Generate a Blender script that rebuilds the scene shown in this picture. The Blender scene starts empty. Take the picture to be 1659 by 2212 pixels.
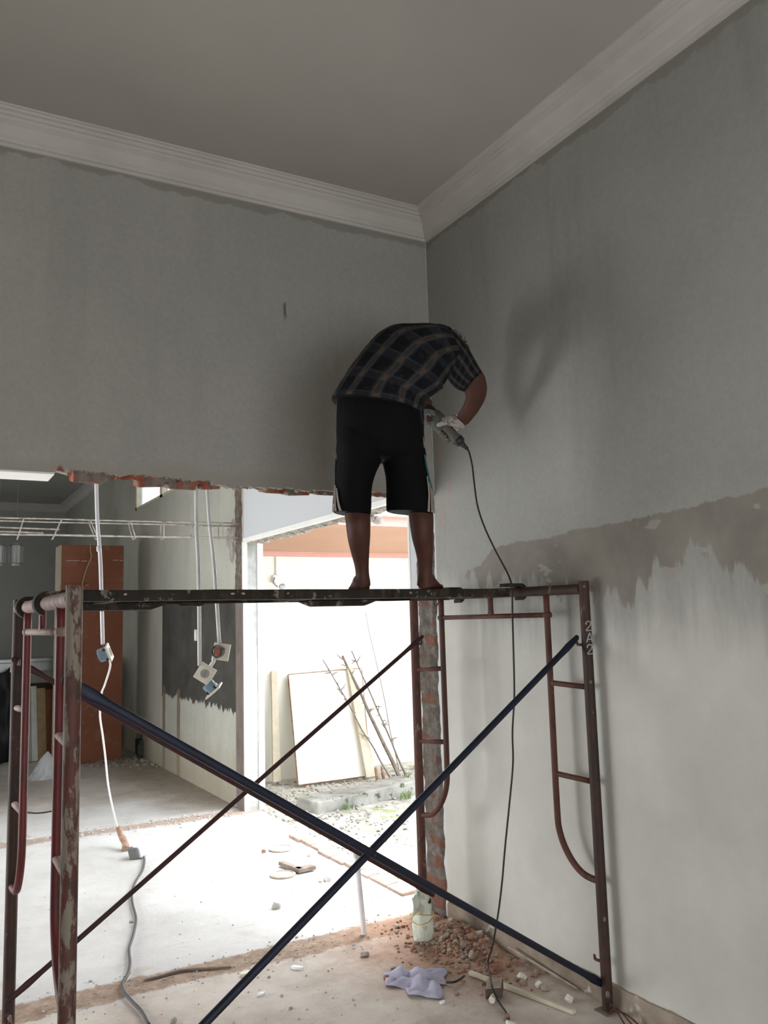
import bpy, bmesh, math, random
from mathutils import Vector, Matrix, noise
S = bpy.context.scene
COL = S.collection
PI = math.pi

# ------------------------------------------------------------------ camera
EYE = Vector((0, 0, 1.55))
YAW, PITCH, ROLL, FPX = 0.51448942, 0.12596073, -0.02810888, 1820.99
_f = Vector((math.sin(YAW)*math.cos(PITCH), math.cos(YAW)*math.cos(PITCH), math.sin(PITCH)))
_r0 = Vector((math.cos(YAW), -math.sin(YAW), 0)); _u0 = _r0.cross(_f)
_r = _r0*math.cos(ROLL) + _u0*math.sin(ROLL)
_u = -_r0*math.sin(ROLL) + _u0*math.cos(ROLL)
cam_d = bpy.data.cameras.new('camera'); cam = bpy.data.objects.new('camera', cam_d); COL.objects.link(cam)
cam.matrix_world = Matrix(((_r.x, _u.x, -_f.x, EYE.x), (_r.y, _u.y, -_f.y, EYE.y), (_r.z, _u.z, -_f.z, EYE.z), (0, 0, 0, 1)))
cam_d.sensor_fit = 'VERTICAL'; cam_d.sensor_height = 24; cam_d.sensor_width = 18
cam_d.lens = 24*FPX/2212; cam_d.clip_start = 0.05; cam_d.clip_end = 200
S.camera = cam

# ------------------------------------------------------------------ light
w = bpy.data.worlds.new('sky'); S.world = w; w.use_nodes = True
bg = w.node_tree.nodes['Background']; bg.inputs[0].default_value = (0.90, 0.95, 1.0, 1); bg.inputs[1].default_value = 4.2

def area(name, loc, rot, sx, sy, power, col=(1, 1, 1), spread=180):
    l = bpy.data.lights.new(name, 'AREA'); l.shape = 'RECTANGLE'; l.size = sx; l.size_y = sy; l.energy = power; l.color = col
    l.spread = math.radians(spread)
    o = bpy.data.objects.new(name, l); COL.objects.link(o); o.location = loc; o.rotation_euler = rot
    return o
sun = bpy.data.lights.new('hazy_sun', 'SUN'); sun.energy = 7.0; sun.angle = math.radians(25); sun.color = (1, 0.97, 0.92)
so = bpy.data.objects.new('hazy_sun', sun); COL.objects.link(so); so.rotation_euler = (math.radians(-20), math.radians(12), 0)
# daylight through the doorway behind the photographer
area('rear_daylight', (0.5, -2.3, 1.1), (math.radians(-70), 0, PI), 2.6, 1.9, 36, (1.0, 0.96, 0.91))
# daylight through the wide side doorway of the adjoining room, opposite the yard
area('side_daylight', (-2.95, 6.2, 1.2), (0, math.radians(-70), 0), 2.0, 3.6, 112, (0.99, 0.99, 1.0))
# added fill lamp, out of view on the left, lifting the dark far room
area('far_room_fill', (-2.95, 12.0, 1.6), (0, math.radians(-90), 0), 1.2, 2.0, 19, (0.98, 0.99, 1.0))
# daylight through the yard opening
area('yard_daylight', (2.68, 5.5, 1.25), (0, math.radians(68), 0), 2.0, 2.6, 55, (0.97, 0.98, 1.0))

S.view_settings.view_transform = 'Standard'; S.view_settings.look = 'None'
S.view_settings.gamma = 1; S.view_settings.use_curve_mapping = False
S.view_settings.exposure = 0.2
S.cycles.max_bounces = 8; S.cycles.diffuse_bounces = 6
S.cycles.sample_clamp_indirect = 8
S.cycles.use_denoising = True

# ------------------------------------------------------------------ helpers
def ray(x, y): return _r*((x-829.5)/FPX) - _u*((y-1106)/FPX) + _f
def atd(x, y, d): return EYE + ray(x, y)*d
def onx(x, y, X=2.5): q = ray(x, y); return EYE + q*(X/q.x)
def ony(x, y, Y): q = ray(x, y); return EYE + q*(Y/q.y)
def onz(x, y, z=0.0): q = ray(x, y); return EYE + q*((z-EYE.z)/q.z)
V = Vector

def link(o): COL.objects.link(o); return o
def obj(name, bm, mats, parent=None, smooth=False, auto=None):
    me = bpy.data.meshes.new(name)
    off = V((0, 0, 0))
    if parent is not None:
        off = parent.location.copy()
        if parent.parent: off += parent.parent.location
    bmesh.ops.recalc_face_normals(bm, faces=bm.faces[:])
    if off.length > 0: bmesh.ops.translate(bm, verts=bm.verts[:], vec=-off)
    bm.to_mesh(me); bm.free()
    for m in (mats if isinstance(mats, (list, tuple)) else [mats]): me.materials.append(m)
    if smooth:
        for p in me.polygons: p.use_smooth = True
        if auto is not None:
            try: me.set_sharp_from_angle(angle=math.radians(auto))
            except Exception: pass
    o = bpy.data.objects.new(name, me); link(o)
    if parent is not None: o.parent = parent
    return o
def thing(name, label, cat, loc, group=None):
    o = bpy.data.objects.new(name, None); link(o); o.location = loc; o.empty_display_size = 0.05
    o['label'] = label; o['category'] = cat
    if group: o['group'] = group
    return o
def tag(o, label, cat, group=None, kind=None):
    o['label'] = label; o['category'] = cat
    if group: o['group'] = group
    if kind: o['kind'] = kind
    return o
def struct(name, bm, mats, smooth=False, label=None, parent=None):
    o = obj(name, bm, mats, parent, smooth, 40 if smooth else None)
    if parent is None: o['kind'] = 'structure'
    if label: o['label'] = label
    return o

def box(bm, a, b, mi=0, bevel=0.0):
    x0, y0, z0 = a; x1, y1, z1 = b
    vs = [bm.verts.new(p) for p in ((x0,y0,z0),(x1,y0,z0),(x1,y1,z0),(x0,y1,z0),(x0,y0,z1),(x1,y0,z1),(x1,y1,z1),(x0,y1,z1))]
    fs = [bm.faces.new([vs[i] for i in q]) for q in ((0,3,2,1),(4,5,6,7),(0,1,5,4),(1,2,6,5),(2,3,7,6),(3,0,4,7))]
    for f in fs: f.material_index = mi
    if bevel > 0:
        es = list({e for f in fs for e in f.edges})
        bmesh.ops.bevel(bm, geom=es, offset=bevel, segments=2, affect='EDGES', profile=0.5)
    return vs
def obox(bm, c, ax, ay, az, mi=0, bevel=0.0):
    """oriented box: centre and three half axes"""
    c, ax, ay, az = V(c), V(ax), V(ay), V(az)
    vs = [bm.verts.new(c+ax*i+ay*j+az*k) for k in (-1,1) for j, i in ((-1,-1),(-1,1),(1,1),(1,-1))]
    fs = [bm.faces.new([vs[i] for i in q]) for q in ((0,3,2,1),(4,5,6,7),(0,1,5,4),(1,2,6,5),(2,3,7,6),(3,0,4,7))]
    for f in fs: f.material_index = mi
    if bevel > 0:
        es = list({e for f in fs for e in f.edges})
        bmesh.ops.bevel(bm, geom=es, offset=bevel, segments=2, affect='EDGES', profile=0.5)
def rings(bm, rs, cap=True, uvl=None, mi=0, closed_path=False):
    n = len(rs[0]); vs = [[bm.verts.new(p) for p in r] for r in rs]
    m = len(rs)
    for i in range(m-1 if not closed_path else m):
        a = vs[i]; b = vs[(i+1) % m]
        for j in range(n):
            k = (j+1) % n
            f = bm.faces.new((a[j], a[k], b[k], b[j])); f.material_index = mi
            if uvl is not None:
                for lp, uv in zip(f.loops, ((j/n, i), ((j+1)/n, i), ((j+1)/n, i+1), (j/n, i+1))): lp[uvl].uv = (uv[0], uv[1]/(m-1))
    if cap and not closed_path:
        for r in (vs[0], vs[-1]):
            f = bm.faces.new(r); f.material_index = mi
    return vs
def frame_of(t):
    t = t.normalized(); up = V((0,0,1)) if abs(t.z) < 0.9 else V((1,0,0))
    a = t.cross(up).normalized(); return a, t.cross(a).normalized()
def tube(bm, pts, r, n=10, cap=True, mi=0):
    pts = [V(p) for p in pts]; rr = r if isinstance(r, (list, tuple)) else [r]*len(pts)
    rs = []; a = None
    for i, p in enumerate(pts):
        t = (pts[min(i+1, len(pts)-1)] - pts[max(i-1, 0)])
        if t.length < 1e-9: t = V((0,0,1))
        t.normalize()
        if a is None: a, b = frame_of(t)
        else:
            a = (a - t*a.dot(t));
            if a.length < 1e-6: a, b = frame_of(t)
            a.normalize(); b = t.cross(a)
        rs.append([p + (a*math.cos(2*PI*j/n) + b*math.sin(2*PI*j/n))*rr[i] for j in range(n)])
    rings(bm, rs, cap, mi=mi)
def hollow(bm, p, q, r, th=0.003, n=18):
    p, q = V(p), V(q); t = q-p; a, b = frame_of(t)
    def ring(c, rad): return [c + (a*math.cos(2*PI*j/n) + b*math.sin(2*PI*j/n))*rad for j in range(n)]
    rings(bm, [ring(p, r), ring(q, r), ring(q, r-th), ring(p, r-th)], closed_path=True)
def curve(pts, sub=6):
    """Catmull-Rom through points"""
    pts = [V(p) for p in pts]; out = []
    for i in range(len(pts)-1):
        p0 = pts[max(i-1,0)]; p1 = pts[i]; p2 = pts[i+1]; p3 = pts[min(i+2, len(pts)-1)]
        for k in range(sub):
            t = k/sub
            out.append(0.5*((2*p1) + (p2-p0)*t + (2*p0-5*p1+4*p2-p3)*t*t + (3*p1-p0-3*p2+p3)*t*t*t))
    out.append(pts[-1]); return out
def lathe(bm, c, ax, prof, n=16, cap=True):
    ax = V(ax).normalized(); a, b = frame_of(ax); c = V(c)
    rings(bm, [[c + ax*h + (a*math.cos(2*PI*j/n)+b*math.sin(2*PI*j/n))*r for j in range(n)] for h, r in prof], cap)
def rock(bm, c, s, seed, sub=2, flat=1.0, rough=0.35, mi=0):
    c = V(c); r = bmesh.ops.create_icosphere(bm, subdivisions=sub, radius=1.0)
    rnd = random.Random(seed); sx, sy, sz = (rnd.uniform(.7, 1.2)*s for _ in range(3)); sz *= flat
    R = Matrix.Rotation(rnd.uniform(0, 6.3), 3, 'Z') @ Matrix.Rotation(rnd.uniform(-.4, .4), 3, 'X')
    o = V((rnd.uniform(0, 50),)*3); fs = set()
    for v in r['verts']:
        d = 1 + rough*noise.noise(v.co*1.3+o) + rough*.5*noise.noise(v.co*3+o)
        q = v.co*d
        for k in range(3): q[k] = max(-.8, min(.8, q[k]))
        v.co = c + R @ V((q.x*sx, q.y*sy, q.z*sz))
        fs.update(v.link_faces)
    for f in fs: f.material_index = mi
def BM(): return bmesh.new()

# ------------------------------------------------------------------ materials
class NT:
    def __init__(s, name, rough=0.9, spec=0.3, metal=0.0):
        s.m = bpy.data.materials.new(name); s.m.use_nodes = True; s.t = s.m.node_tree
        s.b = s.t.nodes['Principled BSDF']; s.b.inputs['Roughness'].default_value = rough
        s.b.inputs['Specular IOR Level'].default_value = spec; s.b.inputs['Metallic'].default_value = metal
        s._co = None
    def n(s, t, **k):
        x = s.t.nodes.new(t)
        for a, v in k.items(): setattr(x, a, v)
        return x
    def L(s, a, b): s.t.links.new(a, b)
    def co(s):
        if s._co is None: s._co = s.n('ShaderNodeNewGeometry').outputs['Position']
        return s._co
    def mapping(s, scale=(1,1,1), loc=(0,0,0), src=None):
        m = s.n('ShaderNodeMapping'); m.inputs['Scale'].default_value = scale; m.inputs['Location'].default_value = loc
        s.L(src or s.co(), m.inputs['Vector']); return m.outputs[0]
    def noise(s, scale, detail=4, rough=0.6, vec=None, dist=0):
        x = s.n('ShaderNodeTexNoise'); x.inputs['Scale'].default_value = scale; x.inputs['Detail'].default_value = detail
        x.inputs['Roughness'].default_value = rough; x.inputs['Distortion'].default_value = dist
        s.L(vec or s.co(), x.inputs['Vector']); return x.outputs[0]
    def ramp(s, fac, stops, interp='LINEAR'):
        x = s.n('ShaderNodeValToRGB'); x.color_ramp.interpolation = interp; e = x.color_ramp.elements
        while len(e) < len(stops): e.new(0.5)
        for el, (p, c) in zip(e, stops): el.position = p; el.color = (c[0], c[1], c[2], 1) if isinstance(c, tuple) else (c, c, c, 1)
        s.L(fac, x.inputs[0]); return x.outputs[0]
    def mix(s, f, a, b, mode='MIX'):
        x = s.n('ShaderNodeMix', data_type='RGBA', blend_type=mode)
        for sock, v in ((x.inputs[0], f), (x.inputs[6], a), (x.inputs[7], b)):
            if isinstance(v, bpy.types.NodeSocket): s.L(v, sock)
            elif isinstance(v, tuple): sock.default_value = (v[0], v[1], v[2], 1)
            else: sock.default_value = v
        return x.outputs[2]
    def math(s, op, a, b=None, c=None, clamp=False):
        x = s.n('ShaderNodeMath', operation=op, use_clamp=clamp)
        for i, v in enumerate((a, b, c)):
            if v is None: continue
            if isinstance(v, bpy.types.NodeSocket): s.L(v, x.inputs[i])
            else: x.inputs[i].default_value = v
        return x.outputs[0]
    def step(s, v, lo, hi):
        x = s.n('ShaderNodeMapRange'); x.interpolation_type = 'SMOOTHSTEP'
        for i, q in enumerate((v, lo, hi)):
            if isinstance(q, bpy.types.NodeSocket): s.L(q, x.inputs[i])
            else: x.inputs[i].default_value = q
        return x.outputs[0]
    def xyz(s):
        x = s.n('ShaderNodeSeparateXYZ'); s.L(s.co(), x.inputs[0]); return x.outputs
    def color(s, c):
        if isinstance(c, tuple): s.b.inputs['Base Color'].default_value = (c[0], c[1], c[2], 1)
        else: s.L(c, s.b.inputs['Base Color'])
    def bump(s, h, strength=0.3, dist=0.01):
        x = s.n('ShaderNodeBump'); x.inputs['Strength'].default_value = strength; x.inputs['Distance'].default_value = dist
        s.L(h, x.inputs['Height']); s.L(x.outputs[0], s.b.inputs['Normal'])
        return s

def mottled(name, c1, c2, scale=3, rough=0.9, bump=0.2, bs=60, lo=.35, hi=.65, spec=.2, c3=None, s3=30, t3=.68, metal=0):
    m = NT(name, rough, spec, metal)
    c = m.ramp(m.noise(scale, 5), [(lo, c1), (hi, c2)])
    if c3: c = m.mix(m.step(m.noise(s3, 4, .6, m.mapping((1,1,1), (7,3,1))), t3-.03, t3+.03), c, c3)
    m.color(c)
    if bump: m.bump(m.noise(bs, 3), bump, .005)
    return m.m
def plain(name, c, rough=.6, spec=.3, metal=0, bump=0, var=.12):
    m = NT(name, rough, spec, metal)
    n = m.noise(12, 3)
    m.color(m.ramp(n, [(.3, tuple(x*(1-var) for x in c)), (.7, tuple(min(1, x*(1+var)) for x in c))]))
    if bump: m.bump(m.noise(80, 2), bump, .003)
    return m.m

def m_plaster(name, base, dark, streak=.5, vert=True):
    m = NT(name, .95, .1)
    big = m.noise(.9, 4, .55)
    c = m.ramp(big, [(.34, dark), (.62, base)])
    v = m.noise(1.0, 4, .6, m.mapping((4.5, 4.5, .7)))
    c = m.mix(m.math('MULTIPLY', m.step(v, .52, .72), streak*.35), c, tuple(x*.72 for x in dark))
    fine = m.noise(45, 4, .7)
    c = m.mix(.10, c, m.ramp(fine, [(.3, .25), (.7, .85)]), 'OVERLAY')
    return m, c
# right wall of this room: skim coat above a ragged diagonal edge, raw darker render band, pale skim below
def mat_right():
    m, c = m_plaster('skimmed_plaster', (.350,.345,.318), (.305,.302,.28), .8)
    x, y, z = m.xyz()
    yn = m.math('DIVIDE', m.math('SUBTRACT', y, 1.6), 2.3)
    def fc(pts):
        f = m.n('ShaderNodeFloatCurve'); cv = f.mapping.curves[0]
        pp = sorted(((yy-1.6)/2.3, zz-1.2) for yy, zz in pts)
        cv.points[0].location = pp[0]; cv.points[1].location = pp[-1]
        for a in pp[1:-1]: cv.points.new(*a)
        for q in cv.points: q.handle_type = 'VECTOR'
        f.mapping.update(); m.L(yn, f.inputs['Value']); return m.math('ADD', f.outputs[0], 1.2)
    nz = m.math('MULTIPLY', m.math('SUBTRACT', m.noise(5, 5, .7), .5), .10)
    rag = m.math('MULTIPLY', m.math('SUBTRACT', m.noise(1, 4, .6, m.mapping((13, 13, 2.2))), .5), .42)
    up = fc([(1.6,1.985),(1.802,1.956),(2.153,1.922),(2.458,1.908),(2.671,1.909),(3.108,1.886),(3.363,1.868),(3.45,1.80),(3.565,1.79),(3.62,1.74),(3.783,1.80),(3.9,1.80)])
    lowc = fc([(1.6,1.62),(1.834,1.63),(2.05,1.75),(2.169,1.76),(2.357,1.66),(2.535,1.61),(2.779,1.64),(2.897,1.665),(3.226,1.712),(3.571,1.742),(3.62,1.80),(3.779,1.83),(3.9,1.83)])
    band = m.math('MULTIPLY', m.step(m.math('SUBTRACT', m.math('ADD', up, nz), z), -.004, .004),
                  m.step(m.math('SUBTRACT', z, m.math('ADD', lowc, rag)), -.02, .02))
    patchn = m.step(m.noise(1, 3, .6, m.mapping((3, 3, 7), (3,3,3))), .60, .63)
    darkc = m.ramp(m.noise(4, 5), [(.35, (.215,.197,.172)), (.65, (.275,.252,.22))])
    darkc = m.mix(m.math('MULTIPLY', patchn, .6), darkc, (.40,.385,.35))
    c = m.mix(band, c, darkc)
    # below the band the skim is a warmer white
    lo = m.math('SUBTRACT', 1.0, m.step(m.math('SUBTRACT', z, m.math('ADD', lowc, rag)), -.35, .0))
    c = m.mix(m.math('MULTIPLY', lo, .75), c, m.ramp(m.noise(2.2, 5), [(.3, (.53,.52,.475)), (.7, (.67,.66,.61))]))
    # red-ochre smear close to the corner
    sm = m.math('MULTIPLY', m.step(y, 3.62, 3.80), m.math('MULTIPLY', m.step(z, 1.9, 2.2), m.math('SUBTRACT', 1.0, m.step(z, 2.35, 2.6))))
    c = m.mix(m.math('MULTIPLY', sm, m.math('MULTIPLY', m.step(m.noise(1, 4, .6, m.mapping((14, 14, 3))), .48, .66), .55)), c, (.44,.27,.19))
    # damp dark blotch near the corner at grinder height
    # dark plaster edge under the cornice
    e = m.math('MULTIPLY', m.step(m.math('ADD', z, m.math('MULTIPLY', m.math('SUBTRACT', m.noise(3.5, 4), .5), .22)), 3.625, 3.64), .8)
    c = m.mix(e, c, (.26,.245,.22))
    # bare brown render skirting
    sk = m.math('SUBTRACT', 1.0, m.step(m.math('ADD', z, m.math('MULTIPLY', m.math('SUBTRACT', m.noise(6, 4), .5), .05)), .085, .095))
    c = m.mix(sk, c, m.ramp(m.noise(9, 5), [(.3, (.20,.155,.12)), (.7, (.32,.26,.20))]))
    m.color(c); m.bump(m.noise(25, 5, .7), .25, .006)
    return m.m
def mat_back():
    m, c = m_plaster('grey_plaster', (.385,.372,.342), (.335,.325,.30), .5)
    x, y, z = m.xyz()
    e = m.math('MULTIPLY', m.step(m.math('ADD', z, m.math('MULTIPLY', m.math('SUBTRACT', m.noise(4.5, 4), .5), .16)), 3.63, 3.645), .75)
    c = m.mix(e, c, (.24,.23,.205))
    lo = m.math('MULTIPLY', m.math('SUBTRACT', 1.0, m.step(m.math('ADD', z, m.math('MULTIPLY', m.math('SUBTRACT', m.noise(3, 4), .5), .1)), 2.24, 2.30)), .7)
    c = m.mix(lo, c, (.34,.315,.27))
    # short dark gouge
    dx = m.math('ABSOLUTE', m.math('SUBTRACT', m.math('ADD', x, m.math('MULTIPLY', m.noise(30, 3), .02)), 1.636))
    g = m.math('MULTIPLY', m.math('SUBTRACT', 1.0, m.step(dx, .004, .011)), m.math('MULTIPLY', m.step(z, 3.06, 3.12), m.math('SUBTRACT', 1.0, m.step(z, 3.165, 3.18))))
    c = m.mix(m.math('MULTIPLY', g, .8), c, (.10,.09,.08))
    # pale filler line up the room corner
    k = m.math('MULTIPLY', m.step(m.math('ADD', x, m.math('MULTIPLY', m.noise(6, 3), .02)), 2.502, 2.506), .3)
    c = m.mix(k, c, (.62,.61,.57))
    m.color(c); m.bump(m.noise(22, 5, .7), .25, .006)
    return m.m
def mat_adjoin():
    m, c = m_plaster('cream_plaster', (.43,.418,.362), (.34,.332,.285), .6)
    x, y, z = m.xyz()
    # white skim over the yard opening
    c = m.mix(m.math('SUBTRACT', 1.0, m.step(y, 6.88, 6.90)), c, (.545,.555,.57))
    rag = m.math('MULTIPLY', m.math('SUBTRACT', m.noise(1, 5, .7, m.mapping((10, 10, 2.2))), .5), .30)
    inp = m.math('MULTIPLY', m.step(y, 7.06, 7.08), m.math('SUBTRACT', 1.0, m.step(y, 9.54, 9.57)))
    dk = m.math('MULTIPLY', inp, m.math('MULTIPLY', m.step(m.math('ADD', z, rag), .78, .80), m.math('SUBTRACT', 1.0, m.step(z, 1.82, 1.84))))
    c = m.mix(dk, c, m.ramp(m.noise(3, 5), [(.3, (.045,.042,.036)), (.7, (.08,.075,.065))]))
    # brown vertical chases below the dark rectangle
    for yy in (9.5, 8.92):
        q = m.math('ABSOLUTE', m.math('SUBTRACT', m.math('ADD', y, m.math('MULTIPLY', m.noise(5, 3), .05)), yy))
        k = m.math('MULTIPLY', m.math('SUBTRACT', 1.0, m.step(q, .05, .065)), m.math('SUBTRACT', 1.0, m.step(z, .86, .9)))
        c = m.mix(m.math('MULTIPLY', k, .85), c, (.15,.11,.08))
    # rising damp stain
    st = m.math('MULTIPLY', m.math('SUBTRACT', 1.0, m.step(m.math('ADD', z, m.math('MULTIPLY', m.math('SUBTRACT', m.noise(2.5, 5, .7), .5), .7)), .1, .55)), .6)
    c = m.mix(m.math('MULTIPLY', st, m.step(y, 6.9, 7.0)), c, (.30,.25,.17))
    m.color(c); m.bump(m.noise(25, 5, .7), .3, .006)
    return m.m
def mat_floor():
    m = NT('cement_floor', .85, .2)
    x, y, z = m.xyz()
    c = m.ramp(m.noise(1.3, 6, .65), [(.30, (.44,.43,.41)), (.5, (.55,.54,.525)), (.7, (.63,.62,.605))])
    c = m.mix(m.math('MULTIPLY', m.step(m.noise(3.1, 5, .7, m.mapping((1,1,1),(4,4,0))), .57, .70), .5), c, (.42,.35,.29))
    # scraped dirty swirl marks
    c = m.mix(m.math('MULTIPLY', m.step(m.noise(5, 5, .7, m.mapping((1, 3.5, 1), (1,1,1)), 1.2), .58, .66), .25), c, (.38,.36,.34))
    # foreground room: dustier, pinker-brown
    fg = m.math('SUBTRACT', 1.0, m.step(m.math('ADD', y, m.math('MULTIPLY', m.math('SUBTRACT', m.noise(3, 4), .5), .3)), 3.78, 3.86))
    dust = m.ramp(m.noise(4, 6, .7), [(.3, (.43,.365,.31)), (.55, (.60,.535,.475)), (.75, (.66,.61,.55))])
    c = m.mix(m.math('MULTIPLY', fg, .92), c, dust)
    # far room: trodden brown dirt and pale blue-grey cement
    far = m.step(m.math('ADD', y, m.math('MULTIPLY', m.math('SUBTRACT', m.noise(1.2, 4), .5), 1.6)), 7.4, 8.3)
    fd = m.ramp(m.noise(1.6, 6, .7), [(.35, (.33,.275,.22)), (.62, (.50,.46,.41))])
    c = m.mix(m.math('MULTIPLY', far, .8), c, fd)
    nr = m.math('MULTIPLY', m.step(m.math('ADD', x, m.math('MULTIPLY', m.math('SUBTRACT', m.noise(2.2, 5, .7), .5), .9)), 1.65, 2.3), m.step(y, 6.95, 7.2))
    c = m.mix(m.math('MULTIPLY', nr, .75), c, m.ramp(m.noise(6, 6, .8), [(.3, (.17,.13,.095)), (.7, (.33,.275,.215))]))
    # footprints of the demolished walls
    def band(y0, y1, x0, c1, c2, strength):
        n = m.math('MULTIPLY', m.math('SUBTRACT', m.noise(4.5, 6, .8), .5), .20)
        yy = m.math('ADD', y, n)
        return m.math('MULTIPLY', m.math('MULTIPLY', m.step(yy, y0-.015, y0+.015), m.math('SUBTRACT', 1.0, m.step(yy, y1-.015, y1+.015))), strength)
    tr = m.ramp(m.noise(14, 5, .75), [(.35, (.20,.125,.085)), (.55, (.34,.24,.17)), (.72, (.45,.37,.29))])
    c = m.mix(band(3.84, 4.03, 0, 0, 0, .92), c, tr)
    c = m.mix(band(6.82, 7.0, 0, 0, 0, .75), c, m.mix(.3, tr, (.50,.34,.26)))
    # brick-red dust towards the rubble corner
    dxx = m.math('SUBTRACT', x, 2.4); dyy = m.math('SUBTRACT', y, 3.55)
    d = m.math('SQRT', m.math('ADD', m.math('MULTIPLY', dxx, dxx), m.math('MULTIPLY', dyy, dyy)))
    d = m.math('ADD', d, m.math('MULTIPLY', m.math('SUBTRACT', m.noise(4, 5, .7), .5), .5))
    c = m.mix(m.math('MULTIPLY', m.math('SUBTRACT', 1.0, m.step(d, .25, .85)), .8), c, m.ramp(m.noise(30, 5, .8), [(.35, (.20,.09,.05)), (.6, (.36,.20,.13))]))
    # specks of grit
    sp = m.n('ShaderNodeTexVoronoi'); sp.inputs['Scale'].default_value = 42; m.L(m.co(), sp.inputs['Vector'])
    k = m.math('MULTIPLY', m.math('SUBTRACT', 1.0, m.step(sp.outputs['Distance'], .08, .13)), m.math('MULTIPLY', m.step(m.noise(2.3, 4), .5, .62), m.math('ADD', .15, fg)))
    c = m.mix(m.math('MULTIPLY', k, .55), c, (.16,.14,.12))
    m.color(c); m.bump(m.noise(20, 6, .75), .5, .012)
    return m.m
def mat_brick(name, axis):
    """broken brick and mortar face; courses by height"""
    m = NT(name, .95, .1)
    x, y, z = m.xyz()
    zz = m.math('ADD', z, m.math('MULTIPLY', m.math('SUBTRACT', m.noise(9, 4), .5), .05))
    fr = m.math('FRACT', m.math('DIVIDE', zz, .105))
    br = m.math('MULTIPLY', m.step(fr, .30, .38), m.math('SUBTRACT', 1.0, m.step(fr, .80, .9)))
    br = m.math('MULTIPLY', br, m.step(m.noise(7, 4, .6, m.mapping((1,1,1), (5,5,5))), .46, .54))
    mort = m.ramp(m.noise(18, 6, .75), [(.3, (.09,.078,.066)), (.5, (.165,.145,.125)), (.7, (.27,.245,.215))])
    bc = m.ramp(m.noise(25, 5, .7), [(.3, (.14,.065,.045)), (.7, (.25,.125,.09))])
    m.color(m.mix(m.math('MULTIPLY', br, .9), mort, bc)); m.bump(m.noise(28, 6, .8), .8, .02)
    return m.m
def mat_redbrick():
    m = NT('broken_red_brick', .95, .1)
    c = m.ramp(m.noise(14, 5, .7), [(.3, (.24,.07,.045)), (.5, (.36,.12,.075)), (.68, (.44,.21,.14))])
    c = m.mix(m.math('MULTIPLY', m.step(m.noise(9, 5, .7, m.mapping((1,1,1), (3,1,2))), .44, .50), .92), c, m.ramp(m.noise(20, 4, .7, m.mapping((1,1,1), (2,2,2))), [(.3, (.13,.115,.10)), (.7, (.33,.30,.26))]))
    m.color(c); m.bump(m.noise(40, 6, .8), .8, .01)
    return m.m
def mat_tube(name, c1, c2, rust, splat=(.36,.33,.28), amount=.62, scale=9, stretch=.35, rough=.65):
    m = NT(name, rough, .35)
    c = m.ramp(m.noise(7, 5, .6, m.mapping((1,1,.5))), [(.35, c1), (.65, c2)])
    c = m.mix(m.math('MULTIPLY', m.step(m.noise(16, 5, .7, m.mapping((1,1,.5), (2,8,1))), .50, .62), .85), c, rust)
    c = m.mix(m.math('MULTIPLY', m.step(m.noise(scale, 6, .72, m.mapping((1,1,stretch), (9,1,4))), amount-.02, amount+.03), .9), c, splat)
    m.color(c); m.bump(m.noise(60, 4, .7), .4, .002)
    return m.m
M = {}
M['right'] = mat_right(); M['back'] = mat_back(); M['adjoin'] = mat_adjoin(); M['floor'] = mat_floor()
M['brickface'] = mat_brick('brick_and_mortar', 0); M['redbrick'] = mat_redbrick()
M['ceiling'] = mottled('ceiling_board', (.42,.395,.36), (.46,.435,.395), .8, bump=.05)
M['cornice'] = mottled('gypsum_cornice', (.50,.475,.44), (.57,.545,.505), 3, bump=.1, bs=30)
M['dimwall'] = mottled('dim_plaster', (.36,.36,.33), (.44,.43,.40), 1.2)
M['whiteskim'] = mottled('white_skim', (.74,.73,.70), (.84,.83,.80), 3, bump=.15)
M['mortar'] = mottled('grey_mortar', (.22,.20,.18), (.40,.37,.33), 14, bump=.9, bs=40)
M['outwall'] = mottled('pale_render', (.80,.78,.70), (.86,.85,.80), .8)  # warm white, shared by yard wall, leaning panel and roof sheet
M['jamb'] = mottled('jamb_render', (.30,.30,.29), (.50,.50,.49), 5, bump=.3)
M['orange'] = mottled('salmon_paint', (.54,.33,.24), (.60,.37,.28), 1, bump=.05)
M['pinktrim'] = mottled('pink_gutter_paint', (.62,.36,.32), (.66,.40,.36), 2, bump=0)
M['gravelground'] = mottled('pale_gravel_ground', (.30,.285,.24), (.58,.56,.50), 9, bump=1.0, bs=35, c3=(.30,.34,.18), s3=3, t3=.60)
M['gravel'] = mottled('gravel_stone', (.26,.25,.23), (.56,.54,.50), 6, bump=.4)
M['stone'] = mottled('rubble_stone', (.34,.31,.28), (.50,.47,.43), 10, bump=.6)
M['brickbit'] = mottled('brick_rubble', (.22,.115,.075), (.36,.20,.135), 12, bump=.8, c3=(.30,.24,.19), s3=14, t3=.52)
M['mortbit'] = mottled('mortar_rubble', (.28,.22,.175), (.44,.37,.30), 12, bump=.6)
M['whitebit'] = mottled('plaster_rubble', (.66,.62,.55), (.78,.75,.70), 12, bump=.4)
M['curb'] = mottled('mossy_concrete', (.20,.195,.175), (.38,.37,.34), 5, bump=.5, c3=(.085,.10,.055), s3=12, t3=.62)
M['grass'] = plain('weed_green', (.17,.24,.09), .7)
M['post'] = mat_tube('rusty_brown_tube', (.032,.018,.013), (.060,.026,.018), (.024,.017,.014), (.17,.14,.11), .62, 14)
M['postcem'] = mat_tube('cement_splashed_tube', (.085,.026,.020), (.075,.036,.027), (.045,.023,.019), (.19,.165,.13), .515, 22, .28)
M['redtube'] = mat_tube('red_painted_tube', (.11,.016,.016), (.14,.022,.020), (.07,.022,.020), (.26,.19,.165), .67, 16, .5, .5)
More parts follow.
